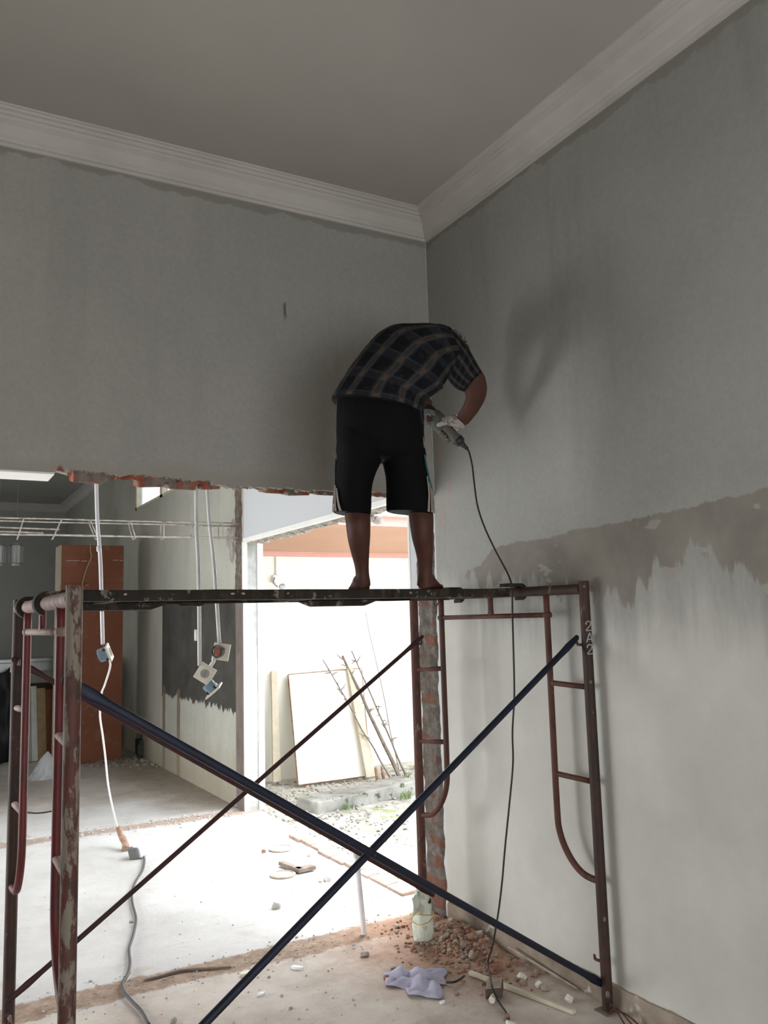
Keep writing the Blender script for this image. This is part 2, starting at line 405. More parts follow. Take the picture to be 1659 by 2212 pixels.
M['pinktube'] = mat_tube('dusty_pink_tube', (.24,.15,.135), (.30,.20,.18), (.20,.10,.095), (.32,.27,.235), .55)
M['rusttube'] = mat_tube('orange_rust_tube', (.065,.022,.014), (.10,.036,.022), (.040,.020,.016), (.21,.16,.13), .65, 14)
M['plank'] = mat_tube('tarred_plank_steel', (.014,.012,.009), (.030,.023,.017), (.060,.036,.026), (.20,.18,.145), .60, 20, 1.0, .85)
M['blue'] = mat_tube('blue_painted_tube', (.006,.009,.022), (.010,.013,.032), (.009,.009,.012), (.24,.23,.21), .72, 26, 1, .55)
M['maroon'] = mat_tube('maroon_brace_tube', (.040,.012,.013), (.055,.016,.017), (.022,.013,.013), (.20,.15,.14), .74, 24, 1, .6)
M['whitepaint'] = plain('white_marking_paint', (.36,.35,.34), .7)
M['pvc'] = plain('white_pvc', (.78,.78,.80), .45, .4, var=.05)
M['pvcgrey'] = plain('grey_pvc', (.56,.56,.54), .5, .4, var=.08)
M['plate'] = plain('ivory_plastic', (.66,.62,.52), .4, .5, var=.05)
M['bluebox'] = plain('pale_blue_plastic', (.17,.25,.31), .5, .4)
M['darkplastic'] = plain('dark_plastic', (.02,.02,.022), .5, .4)
M['greyplastic'] = plain('grey_plastic', (.12,.12,.115), .5, .4)
M['copper'] = plain('copper_red', (.35,.12,.08), .5, .5)
M['cablewhite'] = plain('white_cable', (.80,.76,.74), .5, .3, var=.03)
M['cableblack'] = plain('black_cable', (.025,.02,.02), .5, .3)
M['cablegrey'] = plain('grey_cable', (.09,.085,.085), .6, .3)
M['rebar'] = mottled('dusty_rebar', (.20,.18,.16), (.40,.37,.34), 20, bump=.4, bs=120)
M['cupboard'] = mottled('red_brown_board', (.20,.075,.043), (.245,.092,.052), 2.2, .7, .1, c3=(.24,.11,.07), s3=6, t3=.6)
M['cream'] = plain('cream_board', (.55,.49,.38), .8)
M['darkwood'] = plain('dark_board', (.10,.07,.05), .8)
M['greywood'] = plain('grey_board', (.30,.30,.26), .8)
M['tanwood'] = plain('tan_board', (.42,.30,.17), .8)
M['steel'] = plain('dull_steel', (.32,.33,.33), .4, .5, .6)
M['greenbox'] = plain('dull_green_plastic', (.06,.07,.055), .8)
M['blacksheet'] = plain('black_sheet', (.012,.012,.014), .6, .4)
M['sack'] = mottled('pale_green_sack', (.56,.62,.52), (.70,.74,.64), 16, .8, .5, c3=(.5,.5,.42), s3=20, t3=.6)
M['yellow'] = plain('yellow_string', (.55,.40,.12), .8)
M['rag'] = mottled('lilac_rag', (.34,.325,.43), (.47,.455,.56), 8, .95, .4, c3=(.36,.29,.27), s3=9, t3=.66)
M['wood'] = mottled('weathered_wood', (.15,.12,.10), (.24,.20,.17), 15, .9, .4)
M['concdark'] = mottled('dark_grey_render', (.14,.115,.10), (.19,.16,.14), 5, bump=.4)
def mat_clear():
    m = NT('clear_plastic', .3, .5); m.color((.75,.77,.80)); m.b.inputs['Alpha'].default_value = .55
    m.bump(m.noise(30, 4, .6), .8, .01); return m.m
M['clear'] = mat_clear()
def mat_glass():
    m = NT('frosted_glass', .35, .5); m.color((.85,.92,.98)); m.b.inputs['Transmission Weight'].default_value = 1.0
    return m.m
M['glass'] = mat_glass()

# ------------------------------------------------------------------ setting
XR, YB, TB = 2.5, 3.85, 0.20     # right wall plane, back wall front face, its thickness
ZC = 3.80                        # ceiling
HZ = 2.20                        # height of the rough opening
YO0, YO1, ZO = 4.14, 6.90, 2.24  # yard opening
TW = 0.14
XL, YR = -3.0, -2.4
YF = 16.4

bm = BM(); box(bm, (XL-.2, YR-.2, -.12), (2.62, YF+.2, 0)); struct('floor', bm, M['floor'])
bm = BM(); box(bm, (XL-.2, YR-.2, ZC), (2.7, YB+.1, ZC+.12)); struct('ceiling', bm, M['ceiling'])
bm = BM(); box(bm, (XL-.2, YB+.1, ZC), (2.7, YF+.2, ZC+.12)); struct('ceiling_adjoining', bm, M['dimwall'])
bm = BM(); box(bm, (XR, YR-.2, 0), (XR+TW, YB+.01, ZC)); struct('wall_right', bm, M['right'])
bm = BM()   # wall of the next room, same plane, with the yard opening and the high window
box(bm, (XR, YB+.01, 0), (XR+TW, YO0, ZC), 0)
box(bm, (XR, YO0, ZO), (XR+TW, YO1, ZC), 0)
box(bm, (XR, YO1, 0), (XR+TW, 8.0, ZC), 0)
box(bm, (XR, 8.0, 0), (XR+TW, 10.87, 3.01), 0)
box(bm, (XR, 8.0, 3.60), (XR+TW, 10.87, ZC), 0)
box(bm, (XR, 10.87, 0), (XR+TW, YF, ZC), 0)
struct('wall_adjoining', bm, M['adjoin'])
bm = BM(); box(bm, (XL-.2, YR, 0), (XL, 4.3, ZC)); box(bm, (XL-.2, 4.3, 2.35), (XL, 8.1, ZC)); box(bm, (XL-.2, 8.1, 0), (XL, 11.0, ZC)); box(bm, (XL-.2, 11.0, 0), (XL, 13.0, 1.0)); box(bm, (XL-.2, 11.0, 2.2), (XL, 13.0, ZC)); box(bm, (XL-.2, 13.0, 0), (XL, YF+.2, ZC)); struct('wall_left', bm, M['dimwall'])
bm = BM(); box(bm, (XL, 8.2, 0), (.25, 8.35, ZC)); struct('wall_partition', bm, M['dimwall'])
bm = BM(); box(bm, (XL, YF, 0), (XR, YF+.2, ZC)); struct('wall_far', bm, M['dimwall'])
bm = BM()
box(bm, (XL, YR-.2, 0), (-.9, YR, ZC)); box(bm, (1.9, YR-.2, 0), (XR, YR, ZC)); box(bm, (-.9, YR-.2, 2.15), (1.9, YR, ZC))
struct('wall_rear', bm, M['dimwall'])

# back wall over the rough opening: plaster skins, brick core, broken lower edge
def fbm(x, s, seed): return noise.noise(V((x*s, seed, seed*1.7))) + .5*noise.noise(V((x*s*2.7, seed+9, 0)))
def front_z(x):
    if x < .53: return 2.222
    if x < .60: return 2.222 + .035*math.sin((x-.53)/.07*PI) + .01*fbm(x, 40, 1)
    base = 2.223 + .008*math.sin(x*3.1) + (-.010 if x > 1.25 else .004)
    return base + .010*fbm(x, 11, 2) + .009*fbm(x, 34, 3) + .006*fbm(x, 90, 7)
def core_z(x):
    if x < .615: return 2.235
    if .625 < x < .755: return 2.199 + .002*fbm(x, 20, 1)
    return 2.210 + .008*fbm(x, 9, 5) + .009*fbm(x, 30, 6) + .006*fbm(x, 80, 6) - (.015 if 1.35 < x < 2.3 else 0)
def slab(bm, ya, yb, fz, x0, x1, ztop, n, mi=0, rise=-.003):
    va = []; vb = []
    for i in range(n+1):
        x = x0 + (x1-x0)*i/n
        va.append((bm.verts.new((x, ya, fz(x))), bm.verts.new((x, yb, fz(x+.013) + rise)), bm.verts.new((x, ya, ztop)), bm.verts.new((x, yb, ztop))))
    for i in range(n):
        a, b = va[i], va[i+1]
        for q in ((a[0], b[0], b[2], a[2]), (a[1], a[3], b[3], b[1]), (a[0], a[1], b[1], b[0]), (a[2], b[2], b[3], a[3])):
            f = bm.faces.new(q); f.material_index = mi
    bm.faces.new((va[0][0], va[0][2], va[0][3], va[0][1])).material_index = mi
    bm.faces.new((va[-1][0], va[-1][1], va[-1][3], va[-1][2])).material_index = mi
bm = BM(); slab(bm, YB, YB+.018, front_z, -1.6, XR, ZC, 900); box(bm, (XL, YB, 0), (-1.6, YB+TB, ZC))
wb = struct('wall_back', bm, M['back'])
bm = BM(); slab(bm, YB+.018, YB+TB-.02, core_z, -1.6, XR, ZC, 900, 0, .042); obj('brick_core', bm, M['redbrick'], wb)
bm = BM(); slab(bm, YB+TB-.02, YB+TB, lambda x: 2.226 if x < .55 else 2.252 + .012*fbm(x, 6, 8) + .008*fbm(x, 30, 4), -1.6, XR, ZC, 300); obj('rear_plaster', bm, M['back'], wb)
bm = BM(); box(bm, (-1.6, YB+.001, 2.214), (.535, YB+TB-.001, 2.236)); obj('smooth_soffit', bm, M['whiteskim'], wb)
# mortar lumps hanging under the broken edge
bm = BM(); rnd = random.Random(4)
for i in range(150):
    x = rnd.uniform(.62, 2.45) if i % 3 else rnd.choice((rnd.gauss(1.36, .10), rnd.uniform(.80, .9), rnd.gauss(1.6, .08)))
    yy = rnd.uniform(.01, .17); rock(bm, (x, YB+yy, core_z(x)+rnd.uniform(0, .016)+yy*.25), rnd.uniform(.005, .016), i, 1)
obj('mortar_crumbs', bm, M['mortar'], wb)
bm = BM()
for i, (xa, xb) in enumerate(((.615, .735), (.90, 1.02), (1.04, 1.17), (1.20, 1.29), (1.52, 1.62), (1.64, 1.76), (1.80, 1.90), (2.02, 2.12))):
    obox(bm, ((xa+xb)/2, YB+.075, 2.216-.004*(i % 3)), ((xb-xa)/2, 0, .004*(i % 2)), (0, .055, .012), (0, -.004, .018), 0, .006)
obj('snapped_bricks', bm, M['redbrick'], wb)

# broken brick ends where the cross walls were cut from the side wall
def stub(name, y0, y1, z0, z1, mats, seed, depth=.03):
    bm = BM(); nz = int((z1-z0)/.018); ny = 9
    g = []
    for i in range(nz+1):
        z = z0 + (z1-z0)*i/nz; row = []
        ea = .018*fbm(z, 9, seed) ; eb = .018*fbm(z, 8, seed+4)
        for j in range(ny+1):
            t = j/ny; y = (y0+ea)*(1-t) + (y1+eb)*t
            d = depth*(.55 + .45*noise.noise(V((y*14, z*11, seed))) + .25*noise.noise(V((y*40, z*33, seed))))
            if j in (0, ny): d = -.004
            row.append(bm.verts.new((XR-d, y, z)))
        g.append(row)
    for i in range(nz):
        for j in range(ny): bm.faces.new((g[i][j], g[i+1][j], g[i+1][j+1], g[i][j+1]))
    bm.faces.new(g[0]); bm.faces.new(g[-1][::-1])
    return struct(name, bm, mats)
stub('trim_1', YB+.02, YB+TB+.01, 0, 2.22, M['brickface'], 3, .025)
stub('trim_2', 6.93, 7.08, 1.75, 3.8, M['brickface'], 12, .03)
bm = BM(); box(bm, (XR-.012, 6.91, 0), (XR, 7.08, 1.76)); struct('trim_3', bm, M['concdark'])
bm = BM()   # blown plaster scar beside the stub
n = 26; c0 = V((XR-.006, 7.22, 2.30)); vs = []
for j in range(n):
    a = 2*PI*j/n; rr = .10*(1+.35*math.sin(3*a+1)+.2*fbm(a, 2, 5)); vs.append((rr*.95*math.cos(a), rr*1.5*math.sin(a)))
top = [bm.verts.new((XR-.016, 7.2+y, 2.28+z)) for y, z in vs]; bot = [bm.verts.new((XR, 7.2+y*1.1, 2.28+z*1.1)) for y, z in vs]
bm.faces.new(top)
for j in range(n): bm.faces.new((top[j], top[(j+1) % n], bot[(j+1) % n], bot[j]))
struct('trim_4', bm, M['mortar'])
# ragged underside of the yard lintel, jamb reveal and white outer lining
bm = BM(); rnd = random.Random(8)
box(bm, (XR+.035, YO0, ZO-.012), (XR+TW-.02, YO1, ZO+.002))
for i in range(150):
    rock(bm, (XR+rnd.uniform(.04, .12), rnd.uniform(YO0, YO1-.05), ZO-rnd.uniform(.005, .02)), rnd.uniform(.012, .03), i+300, 1, .6)
for i in range(14): rock(bm, (XR+rnd.uniform(.02, .14), rnd.uniform(4.75, 5.05), ZO-rnd.uniform(.02, .06)), rnd.uniform(.02, .045), i+600, 1, .8)
struct('trim_5', bm, M['mortar'])
bm = BM(); box(bm, (XR-.004, YO1-.012, 0), (XR+.03, YO1+.03, ZO)); box(bm, (XR+TW-.02, YO1-.02, 0), (XR+TW+.03, YO1+.02, ZO+.02))
box(bm, (XR-.004, YO0-.01, 0), (XR+TW, YO0+.008, ZO)); box(bm, (XR-.004, YO0, ZO-.004), (XR+.03, YO1, ZO+.03))
struct('trim_6', bm, M['whiteskim'])
bm = BM(); box(bm, (XR+.03, YO1-.006, 0), (XR+TW-.02, YO1+.0, ZO)); struct('trim_7', bm, M['jamb'])
# skirting ledge along the right wall
bm = BM(); n = 120; pr = []
rs = []
for i in range(n+1):
    y = YR + (YB-YR)*i/n; h = .088 + .006*fbm(y, 5, 3) + .004*fbm(y, 22, 5)
    rs.append([V((XR+.01, y, 0)), V((XR-.016, y, 0)), V((XR-.014, y, h-.006)), V((XR-.009, y, h)), V((XR+.01, y, h+.002))])
rings(bm, rs); struct('baseboard_right', bm, mottled('bare_skirting_render', (.22,.17,.13), (.36,.30,.24), 7, bump=.6, c3=(.50,.46,.40), s3=8, t3=.66))

# cornices with a mitre in the corner
PROF = [(0,3.67),(.012,3.67),(.014,3.684),(.026,3.686),(.030,3.698),(.040,3.706),(.050,3.722),(.066,3.744),(.088,3.758),(.092,3.768),(.104,3.770),(.108,3.782),(.122,3.784),(.126,3.792),(.137,3.794),(.139,ZC),(0,ZC)]
bm = BM()
rings(bm, [[V((XL, YB-d, z)) for d, z in PROF], [V((XR-d, YB-d, z)) for d, z in PROF]]); struct('trim_8', bm, M['cornice'])
bm = BM()
rings(bm, [[V((XR-d, YB-d, z)) for d, z in PROF], [V((XR-d, YR, z)) for d, z in PROF]]); struct('trim_9', bm, M['cornice'])
bm = BM()
rings(bm, [[V((XR-d, YB+TB, z)) for d, z in PROF], [V((XR-d, YF-d, z)) for d, z in PROF], [V((XL, YF-d, z)) for d, z in PROF]]); struct('trim_10', bm, M['cornice'])

# clerestory window
w1 = thing('window_1', 'high window', 'window', (XR, 9.4, 3.01)); del w1['label']; del w1['category']; w1['kind'] = 'structure'
bm = BM()
for a, b in (((XR-.01, 8.0, 3.01), (XR+.08, 10.87, 3.04)), ((XR-.01, 8.0, 3.57), (XR+.08, 10.87, 3.60)), ((XR-.01, 10.80, 3.01), (XR+.08, 10.87, 3.6)), ((XR-.01, 8.0, 3.01), (XR+.08, 8.05, 3.6)), ((XR-.01, 9.55, 3.01), (XR+.08, 9.66, 3.6))): box(bm, a, b)
obj('window_frame', bm, M['cream'], w1)
bm = BM(); box(bm, (XR+.04, 8.05, 3.04), (XR+.046, 9.55, 3.57)); obj('pane', bm, M['glass'], w1)
bm = BM(); box(bm, (XR+.04, 9.66, 3.04), (XR+.046, 10.80, 3.57)); obj('pane', bm, M['glass'], w1)

# ------------------------------------------------------------------ yard
bm = BM(); nx, ny = 60, 80; g = []
for i in range(nx+1):
    row = []
    for j in range(ny+1):
        x = 2.62 + 9.4*i/nx; y = -3 + 22*j/ny
        h = -.03 + .05*max(0, x-4.0)*.5 + .02*noise.noise(V((x*1.5, y*1.5, 0))) + .012*noise.noise(V((x*5, y*5, 1)))
        row.append(bm.verts.new((x, y, h)))
    g.append(row)
for i in range(nx):
    for j in range(ny): bm.faces.new((g[i][j], g[i+1][j], g[i+1][j+1], g[i][j+1]))
struct('ground', bm, M['gravelground'], True)
YN = 8.2
bm = BM(); box(bm, (XR+TW, YN, -.2), (11, YN+.2, 2.9)); struct('wall_neighbour', bm, M['outwall'])
eave = thing('roof_eave', 'salmon boxed eave of the neighbouring house above its white wall', 'roof eave', (5, YN, 2.25))
bm = BM(); obox(bm, (6.8, (YN+7.0)/2, 2.36), (4.15, 0, 0), (0, -.6, .07), (0, .0, .02)); obj('soffit', bm, M['orange'], eave)
bm = BM(); box(bm, (2.65, YN-.03, 2.225), (10.9, YN, 2.285)); box(bm, (2.65, YN-.045, 2.262), (10.9, YN, 2.285)); obj('wall_trim', bm, M['pinktrim'], eave, False); eave.children[-1]['label'] = 'pink trim strip'
bm = BM(); box(bm, (2.65, 6.93, 2.42), (10.9, 7.0, 2.56), bevel=.01); box(bm, (2.65, 6.90, 2.50), (10.9, 6.95, 2.53)); obj('gutter_board', bm, M['pinktrim'], eave)
bm = BM(); obox(bm, (6.8, 8.0, 2.80), (4.2, 0, 0), (0, 1.15, .26), (0, -.01, .03)); obj('roof_sheet', bm, M['outwall'], eave)
fl = ony(600, 1252, YN-.06)
t = thing('flood_lamp', 'small white lamp bracket on the bright wall under the salmon eave', 'lamp', (fl.x, YN, fl.z))
bm = BM(); box(bm, (fl.x-.045, YN-.05, fl.z-.03), (fl.x+.045, YN, fl.z+.05), bevel=.01); obj('housing', bm, M['pvc'], t)
bm = BM(); tube(bm, curve([(fl.x-.03, YN-.05, fl.z+.02), (fl.x-.06, YN-.09, fl.z-.03), (fl.x-.02, YN-.1, fl.z-.075)]), .009, 8); obj('arm', bm, M['steel'], t)
bm = BM(); lathe(bm, (fl.x+.01, YN-.12, fl.z-.08), (0, -1, .1), [(0, .015), (.02, .032), (.045, .032), (.05, .01)]); obj('lamp_head', bm, M['steel'], t)
bm = BM(); tube(bm, [(fl.x, YN-.012, fl.z+.05), (fl.x, YN-.012, 2.23)], .008, 8); obj('conduit', bm, M['pvcgrey'], t)

# leaning framed panel
def leaning(name, label, cat, pts, th, mats, rim=None, rimw=.02):
    """pts: bottom-left, bottom-right, top-right, top-left"""
    p = [V(q) for q in pts]; nn = (p[1]-p[0]).cross(p[3]-p[0]).normalized()*th
    t = thing(name, label, cat, (p[0]+p[1])/2)
    bm = BM(); a = [bm.verts.new(q) for q in p]; b = [bm.verts.new(q+nn) for q in p]
    bm.faces.new(a); bm.faces.new(b[::-1])
    for i in range(4): bm.faces.new((a[i], a[(i+1) % 4], b[(i+1) % 4], b[i]))
    obj('panel', bm, mats, t)
    if rim:
        for i in range(4):
            bm = BM(); tube(bm, [p[i]+nn*.5, p[(i+1) % 4]+nn*.5], rimw, 4); obj('frame_rail', bm, rim, t)
    return t
leaning('framed_panel', 'large white panel with thin red frame leaning on the yard wall', 'panel',
        [(3.305, 7.66, .0), (4.08, 7.66, .0), (4.26, YN-.06, 1.02), (3.42, YN-.06, 1.0)], .02, M['outwall'], M['brickbit'], .012)
leaning('wooden_plank', 'pale upright board standing left of the red framed panel', 'board',
        [(3.16, 7.95, 0), (3.24, 7.95, 0), (3.30, YN-.03, 1.05), (3.24, YN-.03, 1.05)], .03, M['cream'])
leaning('wooden_post', 'cream board leaning across the right edge of the red framed panel', 'board',
        [(3.98, 7.56, 0), (4.09, 7.56, 0), (4.13, YN-.09, 1.05), (4.07, YN-.09, 1.05)], .03, M['cream'])
t = thing('clay_stub', 'two short brown stakes at the foot of the leaning cream board', 'stake', (4.05, 7.42, 0))
for dx in (0, .07):
    bm = BM(); tube(bm, [(4.03+dx, 7.40, -.02), (4.02+dx, 7.42, .12)], [.018, .014], 8); obj('stake', bm, M['brickbit'], t)
def branch(pa, pb, seed, label, r=.012, twigs=12, group=None):
    rnd = random.Random(seed); pa, pb = V(pa), V(pb)
    t = thing('dry_branch', label, 'branch', pa, group)
    pts = [pa.lerp(pb, k/8) + V((rnd.uniform(-1, 1), rnd.uniform(-1, 1), 0))*.008*(0 < k < 8) for k in range(9)]
    bm = BM(); tube(bm, curve(pts, 3), [r*(1-.5*k/24) for k in range(25)], 7); obj('stem', bm, M['wood'], t)
    for k in range(twigs):
        s = pa.lerp(pb, rnd.uniform(.05, 1)); d = V((rnd.uniform(-1, 1), rnd.uniform(-.4, .2), rnd.uniform(-.3, .9)))*rnd.uniform(.04, .10)
        bm = BM(); tube(bm, [s, s+d*.6, s+d+V((0, 0, rnd.uniform(-.02, .02)))], [.0065, .005, .0025], 5); obj('twig', bm, M['wood'], t)
def W(px, py, Y): return ony(px, py, Y)
branch((4.32, 7.48, -.02), (4.05, YN-.05, 1.17), 1, 'thickest of the dry thorny branches leaning on the yard wall', .022, 16)
branch((4.40, 7.50, 0), (4.16, YN-.05, 1.22), 2, 'thorny branch leaning right of the thickest one', .010, 14)
branch((4.20, 7.46, 0), (3.82, YN-.05, 1.14), 3, 'thorny branch crossing the red framed panel towards the left', .009, 14)
branch((4.47, 7.75, 0), (4.36, YN-.02, 1.62), 4, 'thin tall bare rod leaning right of the thorny branches', .005, 0)
# concrete kerb slab, stones and weeds
t = obj('concrete_slab', (lambda b: (obox(b, (3.53, 6.80, .02), (.56, .10, .012), (-.03, .15, 0), (0, 0, .06), 0, .012), b)[1])(BM()), M['curb']); tag(t, 'long mossy concrete slab lying in the yard gravel', 'concrete slab')
bm = BM(); rock(bm, (5.0, 7.75, .03), .16, 22, 2, .6); rock(bm, (4.86, 7.7, .03), .10, 23, 2, .6); o = obj('stone', bm, M['curb'], None); tag(o, 'large mossy stone at the foot of the neighbour wall, right side', 'stone')
def weed(x, y, n, h, seed, label, z=-.02):
    rnd = random.Random(seed); bm = BM()
    for i in range(n):
        a = rnd.uniform(0, 6.3); l = rnd.uniform(.5, 1)*h; bx, by = x+rnd.uniform(-.06, .06), y+rnd.uniform(-.04, .04); wd = .0028
        d = V((math.cos(a), math.sin(a), 0)); s = V((-d.y, d.x, 0))
        p = [V((bx, by, z)), V((bx, by, z))+d*l*.25+V((0,0,l*.7)), V((bx, by, z))+d*l*.6+V((0,0,l))]
        q = [p[0]-s*wd, p[0]+s*wd, p[1]+s*wd*1.3, p[2], p[1]-s*wd*1.3]; vs = [bm.verts.new(k) for k in q]
        bm.faces.new((vs[0], vs[1], vs[2], vs[4])); bm.faces.new((vs[4], vs[2], vs[3]))
    o = obj('weed_tuft', bm, M['grass']); tag(o, label, 'weed')
weed(3.85, 6.60, 34, .085, 1, 'green weed tuft in front of the right end of the concrete slab')
weed(3.28, 6.53, 34, .055, 2, 'low green weeds along the left front edge of the concrete slab')
weed(4.34, 7.40, 22, .07, 3, 'green weeds at the foot of the thorny branches')
weed(2.85, 7.0, 20, .06, 4, 'weed tuft on the gravel between door jamb and concrete slab')
rnd = random.Random(77); bm = BM()
for i in range(2300):
    x = 2.66 + rnd.random()**1.2*3.2; y = rnd.uniform(4.4, 8.0); s = rnd.uniform(.007, .022)
    rock(bm, (x, y, -.03+.025*max(0, x-4.0)+s*.4), s, i, 1, .7)
o = obj('gravel', bm, M['gravel']); tag(o, 'loose pale gravel and rubble covering the yard ground', 'gravel', kind='stuff')
# brick footing line at the threshold
bm = BM(); rnd = random.Random(5)
y = 4.3
while y < 5.75:
    l = rnd.uniform(.14, .22); obox(bm, (2.52+rnd.uniform(-.012, .012), y+l/2, -.004), (.045, 0, rnd.uniform(-.004, .004)), (0, l/2-.004, 0), (0, 0, .022), 0, .005); y += l
struct('trim_11', bm, mottled('dusty_footing', (.26,.17,.135), (.40,.31,.26), 9, bump=.6))

# ------------------------------------------------------------------ scaffold
def post(name, p, z0, z1, mat, parent, r=.0215):
    bm = BM(); hollow(bm, (p[0], p[1], z0), (p[0], p[1], z1), r); return obj(name, bm, mat, parent, True, 40)
def scaffold_frame(label, near, far, ztn, ztf, tn, tf, zh, rung_n, rung_f, zcn, zcf, mats, base=(0, 0)):
    near, far = V((near[0], near[1], 0)), V((far[0], far[1], 0))
    t = thing('scaffolding', label, 'scaffolding', ((near+far)/2))
    P = lambda s, z: V(((far.lerp(near, s)).x, (far.lerp(near, s)).y, z))     # s: 0 far post, 1 near post
    m_near, m_far, m_in, m_top, m_hd = mats
    post('post', near, base[0], ztn, m_near, t); post('post', far, base[1], ztf, m_far, t)
    zt = (ztn+ztf)/2-.034
    bm = BM(); tube(bm, [P(0.015, ztf-.034), P(.985, ztn-.034)], .0215, 18); obj('top_bar', bm, m_top, t, True, 40)
    for s, si, zc in ((1, tn, zcn), (0, tf, zcf)):
        sg = 1 if s else -1; rr = .9*abs(s-si)
        path = [P(si, zt), P(si, 1.2), P(si, zc+.28), P(si+sg*.008, zc+.16), P(si+sg*.05, zc+.07), P(si+sg*.11, zc+.015), P(s-sg*.01, zc)]
        bm = BM(); tube(bm, curve(path, 5), .0135, 12); obj('inner_tube', bm, m_in, t, True)
    bm = BM(); tube(bm, [P(tf, zh), P(tn, zh)], .011, 12); obj('header_bar', bm, m_hd, t, True)
    for s in (tn, tf):   # weld collars
        bm = BM(); lathe(bm, P(s, zh)-(near-far).normalized()*(.018), (near-far), [(0, .012), (.012, .017), (.024, .017), (.036, .012)], 12); obj('weld', bm, m_hd, t, True)
    bm = BM(); mid = P((tn+tf)/2, 0); ax = (near-far).normalized()
    n = 12; rs = []
    for k in range(9):
        q = k/8; z = zh + (zt-zh)*q; wd = .0135 + .006*abs(2*q-1)**2
        rs.append([V((mid.x, mid.y, z)) + ax*(wd*math.cos(2*PI*j/n)) + V((-ax.y, ax.x, 0))*(.011*math.sin(2*PI*j/n)) for j in range(n)])
    rings(bm, rs); obj('spindle', bm, m_in, t, True)
    for s, si, zs in ((1, tn, rung_n), (0, tf, rung_f)):
        for z in zs:
            bm = BM(); tube(bm, [P(si, z), P(s, z-.012)], .0115, 12); obj('rung', bm, m_hd, t, True)
    for s, p in ((1, near), (0, far)):   # lock pins for the braces, on the inner faces
        for z in (1.42, .18):
            sg = -1 if s else 1; d = (near-far).normalized()*sg
            bm = BM(); q = P(s, z); tube(bm, [q+d*.015, q+d*.048], .006, 8); tube(bm, [q+d*.048, q+d*.052+V((0,0,.018))], [.006, .004], 8); obj('lock_pin', bm, m_hd, t, True)
    return t
A_near, A_far = (.378, 2.325), (.368, 3.485)
B_near, B_far = (2.452, 2.665), (2.250, 3.700)
fA = scaffold_frame('left scaffold frame of red tubes, near post splashed with cement', A_near, A_far, 1.659, 1.660, .826, .22, 1.539, (1.256, .93), (1.27, .924), .60, .622,
                    (M['postcem'], M['post'], M['redtube'], M['pinktube'], M['pinktube']))
fB = scaffold_frame('right scaffold frame of brown rusty tubes beside the plastered wall', B_near, B_far, 1.684, 1.690, .81, .19, 1.547, (1.259, .882), (1.302, .952), .485, .584,
                    (M['post'], M['rusttube'], M['rusttube'], M['post'], M['rusttube']))
# painted mark 2A2 on the right near post
def on_post(c, r, ang, z): return V((c[0]+r*math.cos(ang), c[1]+r*math.sin(ang), z))
facing = math.atan2(-B_near[1], -B_near[0])
bm = BM()
def stroke(pl, zc):
    pts = [on_post(B_near, .0222, facing + .62 + u/.0215, zc+v) for u, v in pl]
    tube(bm, curve(pts, 4), .0026, 6)
two = [(-.012, .008), (-.013, .015), (-.006, .021), (.004, .020), (.008, .012), (.002, .002), (-.008, -.008), (-.013, -.016), (0, -.016), (.012, -.015)]
stroke(two, 1.495)
stroke([(-.014, -.017), (-.006, .006), (0, .020), (.006, .004), (.013, -.017)], 1.448); stroke([(-.010, -.005), (.009, -.005)], 1.448)
stroke(two, 1.400)
obj('painted_marking', bm, M['whitepaint'], fB, True)['label'] = 'white hand-painted 2A2'
for i, (ang, z, s) in enumerate(((.1, 1.66, .006), (.3, 1.27, .008), (.3, .35, .009), (.0, .07, .014))):
    bm = BM(); rock(bm, on_post(B_near, .0225-s*.55, facing+ang, z), s, i+40, 2, 1.5); obj('cement_blob', bm, M['concdark'], fB)
# feet
t = thing('base_plate', 'rusty steel foot with tie wire under the near post of the right frame', 'base plate', (B_near[0]-.02, B_near[1], 0))
bm = BM(); box(bm, (B_near[0]-.04, B_near[1]-.035, 0), (B_near[0]+.03, B_near[1]+.035, .006)); obj('plate', bm, M['concdark'], t)
for k in range(3):
    bm = BM(); a = 1.3+k*1.1; tube(bm, curve([(B_near[0]-.02, B_near[1]-.03, .01), (B_near[0]-.045+.01*k, B_near[1]-.07-.02*k, .06-.01*k), (B_near[0]-.03+.02*k, B_near[1]-.12-.02*k, .003)]), .003, 6); obj('tie_wire', bm, M['rusttube'], t)
t = thing('sack_wrap', 'pale green woven sack tied with yellow string round the far post foot', 'sack', (B_far[0], B_far[1], 0))
bm = BM(); n = 28; rs = []
for k in range(22):
    q = k/21; z = .235*q; base_r = .047*(1-q)+.030*q + .010*math.sin(q*PI)
    if .48 < q < .6: base_r *= .93
    rs.append([V((B_far[0]-.006+base_r*(1+.16*noise.noise(V((math.cos(2*PI*j/n)*2.2, math.sin(2*PI*j/n)*2.2, z*22))))*math.cos(2*PI*j/n), B_far[1]+base_r*(1+.16*noise.noise(V((math.cos(2*PI*j/n)*2.2+5, math.sin(2*PI*j/n)*2.2, z*22))))*math.sin(2*PI*j/n), z)) for j in range(n)])
rings(bm, rs); obj('cloth', bm, M['sack'], t, True)
bm = BM(); g = []
for i in range(7):
    g.append([bm.verts.new((B_far[0]-.035-.045*i/6, B_far[1]-.02-.012*i/6+.006*math.sin(i*1.3+j), .235-.085*j/6+.006*math.sin(i*2+j)-.02*(i/6))) for j in range(7)])
for i in range(6):
    for j in range(6): bm.faces.new((g[i][j], g[i+1][j], g[i+1][j+1], g[i][j+1]))
o = obj('loose_flap', bm, M['sack'], t, True); md = o.modifiers.new('thick', 'SOLIDIFY'); md.thickness = .003
bm = BM(); pts = [V((B_far[0]-.006+.0515*math.cos(a), B_far[1]+.0515*math.sin(a), .125+.006*math.sin(2*a))) for a in [2*PI*k/20 for k in range(21)]]
